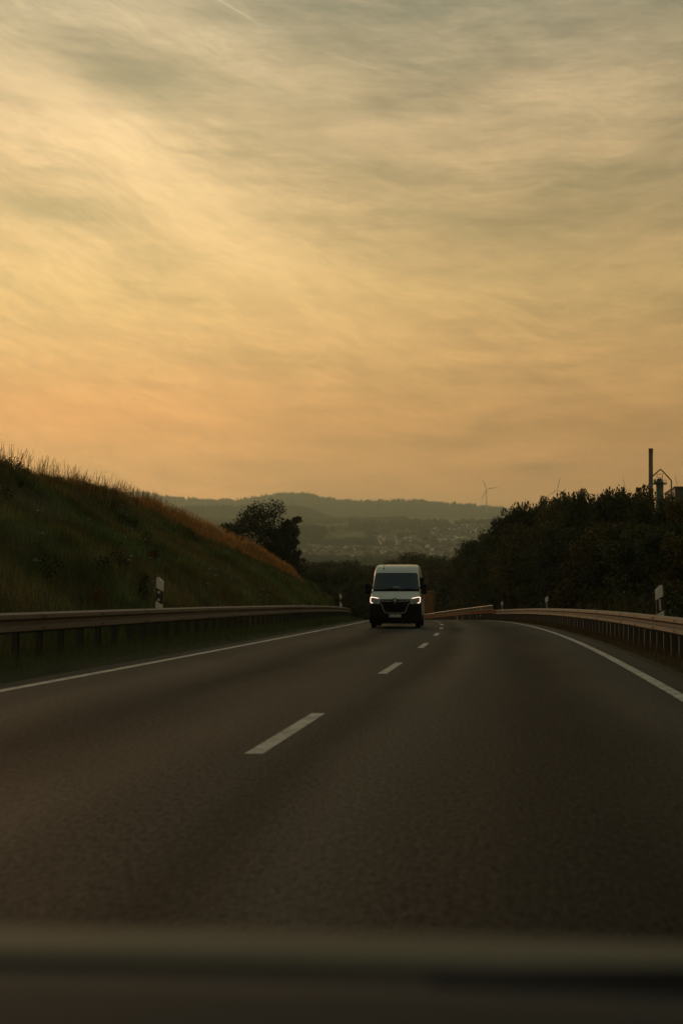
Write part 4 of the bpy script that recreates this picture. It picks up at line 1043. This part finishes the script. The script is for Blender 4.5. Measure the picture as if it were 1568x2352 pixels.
# windscreen with rounded corners
def rnd(z, z0, z1, r_):
    if z < z0 + r_: return r_ - math.sqrt(max(0, r_ * r_ - (z0 + r_ - z) ** 2))
    if z > z1 - r_: return r_ - math.sqrt(max(0, r_ * r_ - (z - z1 + r_) ** 2))
    return 0
wz0, wz1 = 1.46, 2.19
hwf = lambda z: interp(z, [(wz0, .965), (wz1, .875)]) - rnd(z, wz0, wz1, .09)
zz = [wz0, wz0 + .012, wz0 + .03, wz0 + .06, wz0 + .09, 1.7, 1.85, 2.0, wz1 - .09, wz1 - .05, wz1 - .02, wz1 - .006, wz1]
ws = patch(zz, lambda z: -hwf(z), lambda z: hwf(z), .012).build('windscreen', M_vglass, van, True)
zz2 = [1.445, 1.46, 1.48, 1.50, 1.52]
patch(zz2, lambda z: -.955, lambda z: .955, .022).build('windscreen_cowl', M_blk, van, True)
mb = MB(); mb.tube([vsurf(-.62, 1.50, .05), vsurf(-.2, 1.56, .04), vsurf(.12, 1.515, .04)], .014, 6); mb.build('wiper', M_blk, van)
mb = MB(); mb.tube([vsurf(.25, 1.50, .05), vsurf(.5, 1.545, .04), vsurf(.86, 1.505, .04)], .014, 6); mb.build('wiper', M_blk, van)
MB().add([vsurf(-.14, 1.60, .02), vsurf(.16, 1.585, .02), vsurf(.16, 1.63, .02), vsurf(-.14, 1.65, .02), vsurf(-.14, 1.60, .014), vsurf(.16, 1.585, .014), vsurf(.16, 1.63, .014), vsurf(-.14, 1.65, .014)], [(0, 1, 2, 3), (7, 6, 5, 4), (0, 1, 5, 4), (1, 2, 6, 5), (2, 3, 7, 6), (3, 0, 4, 7)]).build('windscreen_card', mat('paper_card', (.16, .19, .18), .7), van)
# black bumper and grille surround
def bump_hi(x): ax = abs(x); return .97 if ax > .62 else 1.12
bz_ = [.17, .2, .3, .45, .6, .75, .86, .95]
patch(bz_, lambda z: -wv_(z) - .003, lambda z: wv_(z) + .003, .035, 30).build('bumper', M_blk, van, True)
for s in (-1, 1):     # lower body sill and arch trim
    MB().box(min(s * 1.0, s * 1.06), max(s * 1.0, s * 1.06), .36, 4.0, .28, .50, bev=.02).build('side_trim', M_blk, van)
patch([.95, 1.0, 1.05, 1.09, 1.13], lambda z: -.66 + .3 * (z - .95), lambda z: .66 - .3 * (z - .95), .03).build('grille', M_blk, van, True)
for z in (.66, .72, .78, .84, .90):
    hw = .36 + (z - .6) * .35
    patch([z, z + .012], lambda q_: -hw, lambda q_: hw, .055, 12).build('grille_slat', M_blk, van)
def strip_on(pts, r_, name, m, parent=None, off=.055):
    P_ = []
    for (xa, za), (xb, zb) in zip(pts[:-1], pts[1:]):
        n = max(2, int(math.hypot(xb - xa, zb - za) / .05))
        for i in range(n): P_.append(vsurf(xa + (xb - xa) * i / n, za + (zb - za) * i / n, off))
    P_.append(vsurf(pts[-1][0], pts[-1][1], off)); mb = MB(); mb.tube(P_, r_, 8); return mb.build(name, m, parent or van, True)
for s in (-1, 1):
    strip_on([(s * .12, 1.045), (s * .4, 1.05), (s * .58, 1.06)], .011, 'chrome_bar', M_chr)
strip_on([(-.66, .985), (-.60, .975), (-.54, .92), (-.50, .80), (-.44, .65), (-.38, .60), (0, .585), (.38, .60), (.44, .65), (.50, .80), (.54, .92), (.60, .975), (.66, .985)], .010, 'grille_surround', M_chr, off=.06)
# lozenge emblem on its dark disc
mb = MB(); cpt = vsurf(0, 1.05, .045); mb.lathe([(.125, 0), (.125, -.02), (.11, -.03)], 24, 'y', cpt); mb.build('emblem_disc', M_blk, van, True)
mb = MB(); yE = cpt[1] - .045
ou_ = [(0, .105), (.068, 0), (0, -.105), (-.068, 0)]; inn = [(0, .052), (.034, 0), (0, -.052), (-.034, 0)]
vs = [(x, yE, 1.05 + z) for x, z in ou_] + [(x, yE - .012, 1.05 + z) for x, z in inn] + [(x, yE + .02, 1.05 + z) for x, z in ou_] + [(x, yE + .02, 1.05 + z) for x, z in inn]
fs = []
for i in range(4): j = (i + 1) % 4; fs += [(i, j, j + 4, i + 4), (i, i + 8, j + 8, j), (i + 4, j + 4, j + 12, i + 12)]
MB().add(vs, fs).build('emblem', M_chr, van)
# headlights
for s in (-1, 1):
    h = patch([.965, .99, 1.03, 1.08, 1.13, 1.18, 1.215, 1.23],
              lambda z: (s * (interp(z, [(.965, .78), (1.0, .70), (1.13, .63), (1.16, .68), (1.23, .985)]))) if s > 0 else -wv_(z) * .992,
              lambda z: wv_(z) * .992 if s > 0 else (s * (interp(z, [(.965, .78), (1.0, .70), (1.13, .63), (1.16, .68), (1.23, .985)]))), .016, 12).build('headlight', M_lens, van, True)
    strip_on([(s * .69, 1.165), (s * .8, 1.185), (s * .95, 1.215), (s * 1.0, 1.20), (s * 1.003, 1.12), (s * .998, 1.03), (s * .975, .99), (s * .91, .985)], .0085, 'running_light', M_drl, h, .03)
# number plate with characters
pl = MB().box(-.26, .26, -.075, -.06, .425, .535, bev=.004).build('number_plate', mat('plate_white', (.5, .5, .42), .5), van)
bl = MB().box(-.26, -.222, -.078, -.0755, .43, .53).build('plate_band', mat('plate_blue', (.02, .05, .16), .5), pl)
cu = bpy.data.curves.new('plate_text', 'FONT'); cu.body = 'FD\u00b7DK 20'; cu.size = .115; cu.extrude = .001; cu.align_x = 'CENTER'; cu.align_y = 'CENTER'
to = bpy.data.objects.new('tmp', cu); col().objects.link(to); dg = bpy.context.evaluated_depsgraph_get()
me = bpy.data.meshes.new_from_object(to.evaluated_get(dg)); bpy.data.objects.remove(to)
tx = bpy.data.objects.new('plate_text', me); me.materials.append(M_black); col().objects.link(tx); tx.parent = pl; tx.location = (.018, -.0775, .48); tx.rotation_euler = (PI / 2, 0, 0)
# mirrors
for s in (-1, 1):
    e_ = MB().box(s * 1.18 - .10, s * 1.18 + .10, .85, 1.02, 1.33, 1.74, bev=.045).build('mirror', M_blk, van, True)
    mb = MB(); mb.tube([(s * .98, 1.05, 1.42), (s * 1.12, .97, 1.42)], .03, 6); mb.tube([(s * .97, 1.10, 1.58), (s * 1.12, .97, 1.60)], .03, 6); mb.build('mirror_arm', M_blk, e_)
    MB().box(s * 1.18 - .08, s * 1.18 + .08, 1.021, 1.026, 1.38, 1.70).build('mirror_glass', M_chr, e_)
# side glass and door seams
for s in (-1, 1):
    x0, x1 = (s * .975, s * .999)
    pts_ = [(1.42, 1.50), (2.35, 1.48), (2.35, 2.05), (1.85, 2.05)]
    vs = [(s * (wv_(z) + .006), y, z) for y, z in pts_] + [(s * (wv_(z) - .02), y, z) for y, z in pts_]
    MB().add(vs, [(0, 1, 2, 3), (7, 6, 5, 4), (0, 1, 5, 4), (1, 2, 6, 5), (2, 3, 7, 6), (3, 0, 4, 7)]).build('side_window', M_vglass, van)
    for ysm in (2.45, 3.75): MB().box(min(s * .9, s * 1.043), max(s * .9, s * 1.043), ysm, ysm + .012, .55, 2.0).build('door_seam', M_blk, van)
    MB().box(min(s * 1.0, s * 1.06), max(s * 1.0, s * 1.06), 2.15, 2.32, 1.18, 1.22, bev=.01).build('door_handle', M_blk, van)
mb = MB(); p0 = Vector(vsurf(-.54, 2.34, .0)); mb.tube([p0, p0 + Vector((0, .02, .04))], [.035, .02], 8); mb.tube([p0 + Vector((0, .02, .04)), p0 + Vector((0, .09, .17))], [.008, .005], 6); mb.build('antenna', M_blk, van)
for x in (-.82, .82, -.95, .95):
    pass
for s in (-1, 1):
    for yw in (.98, 4.55):
        xo = s * .925
        ty = MB().lathe([(.20, -.11), (.30, -.115), (.345, -.10), (.352, -.05), (.352, .05), (.345, .10), (.30, .115), (.20, .11)], 28, 'x', (xo, yw, .352)).build('wheel', M_rub, van, True)
        MB().lathe([(.205, -.09), (.205, .09), (.17, .10 * s), (.05, .085 * s)] if s > 0 else [(.05, -.085), (.17, -.10), (.205, -.09), (.205, .09)], 20, 'x', (xo, yw, .352)).build('rim', M_rim, ty, True)
MB().box(-.80, .80, .3, 5.2, .22, .30).build('underbody', M_black, van)

# ------------------------------------------------------------------ orange lorry behind the rail, mostly hidden by the van
M_or = mat('orange_lorry_paint', (.24, .088, .012), .55, var=.2, scale=1.5)
M_orl = mat('ochre_frame_paint', (.15, .085, .028), .5, var=.2, scale=2)
Yl = 224.0; pr = atY(994.5, 1372, Yl); W_l = 2.5
lor = empty('lorry', (pr[0] - W_l / 2, Yl, -2.0))
xc_ = pr[0] - W_l / 2
lb = [(xc_ - 1.5, Yl - 2, -2.0), (xc_ + 5, Yl - 2, -2.0), (xc_ + 3, Yl + 12, -2.0), (xc_ - 1.9, Yl + 12, -2.0), (xc_ - 1.9, Yl - 6, -5), (xc_ + 8, Yl - 6, -5), (xc_ + 6, Yl + 16, -5), (xc_ - 2.2, Yl + 16, -5)]
setp(MB().add(lb, [(0, 1, 2, 3), (0, 4, 5, 1), (1, 5, 6, 2), (2, 6, 7, 3), (3, 7, 4, 0)]).build('lay_by', M_ground), kind='structure'); setp(lor, 'orange box lorry mostly hidden behind the white van, only its right edge showing', 'lorry')
hL = atY(985, 1357, Yl)[2] - lor.location.z
MB().box(-W_l / 2, W_l / 2, 0, 7, .9, hL, bev=.04).build('cargo_box', M_or, lor)
for s in (-1, 1):
    dr = MB().box(min(s * .03, s * 1.08), max(s * .03, s * 1.08), -.05, -.003, 1.05, hL - .55, bev=.015).build('door', M_or, lor)
    MB().tube([(s * .55, -.09, 1.1), (s * .55, -.09, hL - .6)], .025, 6).build('lock_bar', M_dark, dr)
    MB().box(min(s * 1.1, s * 1.25), max(s * 1.1, s * 1.25), -.08, -.003, .95, hL - .05, bev=.02).build('corner_post', M_orl, lor)
    MB().box(min(s * .5, s * 1.05), max(s * .5, s * 1.05), -.12, -.055, 1.9, 2.25, bev=.01).build('sign_plate', M_orl, lor)
    MB().lathe([(.2, -.15), (.5, -.15), (.5, .15), (.2, .15)], 20, 'x', (s * 1.0, 1.2, .5)).build('wheel', M_rub, lor, True)
    MB().lathe([(.2, -.15), (.5, -.15), (.5, .15), (.2, .15)], 20, 'x', (s * 1.0, 7.6, .5)).build('wheel', M_rub, lor, True)
    MB().box(min(s * .75, s * 1.05), max(s * .75, s * 1.05), -.02, .03, .62, .76).build('tail_light', mat('tail_light_lens', (.25, .02, .01), .3), lor)
MB().box(-1.08, 1.08, -.10, -.003, hL - .45, hL - .12, bev=.02).build('header_bar', M_orl, lor)
MB().box(-1.2, 1.2, 0, 8.2, .6, .89).build('chassis', M_dark, lor)
MB().box(-1.15, 1.15, 7.1, 8.9, .7, 2.7, bev=.15).build('cab', M_orl, lor)

# ------------------------------------------------------------------ the car the view is from: bonnet, cowl, wiper, dashboard
M_bon = mat('bonnet_paint', (.115, .104, .070), .75, spec=.2, var=.05, scale=3)
M_dash = mat('dashboard_plastic', (.014, .020, .022), .85, spec=.12, var=.1, scale=40, bump=.1, bscale=200)
M_gap = mat('cowl_black_plastic', (.009, .008, .007), .8, var=.1)
car = empty('car', (0, 0, 0)); setp(car, 'blurred bonnet and dashboard of the car the picture is taken from, along the bottom edge', 'car')
def slope_at(yd): dd = ray(784, yd); return dd[2] / dd[1]
def sheet(name, prof, m, x0=-.85, x1=.75, tilt=.0, crown=.02, thick=.02, nxp=16):
    """prof: (row, distance) from front to back, swept across the car"""
    V_, F_ = [], []; n = len(prof)
    for i in range(nxp + 1):
        x = x0 + (x1 - x0) * i / nxp; cr = -crown * ((x + .35) / .8) ** 2
        for yd, Yd in prof: V_.append((x, Yd + .10 * cr, EYE + slope_at(yd) * Yd + tilt * (x + .1) * Yd + cr))
    nb = len(V_); V_ += [(v[0], v[1], v[2] - thick) for v in V_]
    for i in range(nxp):
        for k_ in range(n - 1):
            a = i * n + k_; F_.append((a, a + n, a + n + 1, a + 1)); F_.append((a + nb, a + nb + 1, a + nb + n + 1, a + nb + n))
        a = i * n; F_.append((a, a + nb, a + nb + n, a + n)); a = i * n + n - 1; F_.append((a, a + n, a + nb + n, a + nb))
    for i in (0, nxp):
        for k_ in range(n - 1): a = i * n + k_; F_.append((a, a + 1, a + nb + 1, a + nb))
    return MB().add(V_, F_).build(name, m, car, True)
sheet('bonnet', [(2330, 1.30), (2200, 1.28), (2156, 1.23), (2138, 1.15), (2140, 1.10), (2156, 1.06), (2186, 1.02), (2206, 1.005)], M_bon, tilt=.012, crown=.018)
sheet('cowl', [(2206, 1.015), (2240, .99), (2262, .95), (2290, .80)], M_gap, tilt=.010, crown=.016, thick=.03)
sheet('dashboard', [(2285, .775), (2266, .76), (2264, .74), (2275, .70), (2340, .60), (2500, .46), (2700, .40)], M_dash, tilt=-.004, crown=.010, thick=.03)
MB().tube([(-.05, .985, EYE + slope_at(2250) * .985), (.30, 1.0, EYE + slope_at(2222) * 1.0 + .004), (.72, 1.0, EYE + slope_at(2222) * 1.0 + .006)], [.008, .012, .014], 8).build('wiper', M_gap, car)
# front wings, grille and wheels so that the car stands on the road
zb = EYE + slope_at(2330) * 1.30 - .03
MB().box(-.83, .73, 1.28, 1.36, .25, zb, bev=.02).build('front_bumper', M_bon, car)
for x in (-.86, .74):
    MB().box(x - .01, x + .02, -.6, 1.28, .28, zb - .04).build('wing', M_bon, car)
    MB().lathe([(.18, -.10), (.31, -.10), (.31, .10), (.18, .10)], 24, 'x', (x + (.10 if x < 0 else -.10), 0.85, .31)).build('wheel', M_rub, car, True)
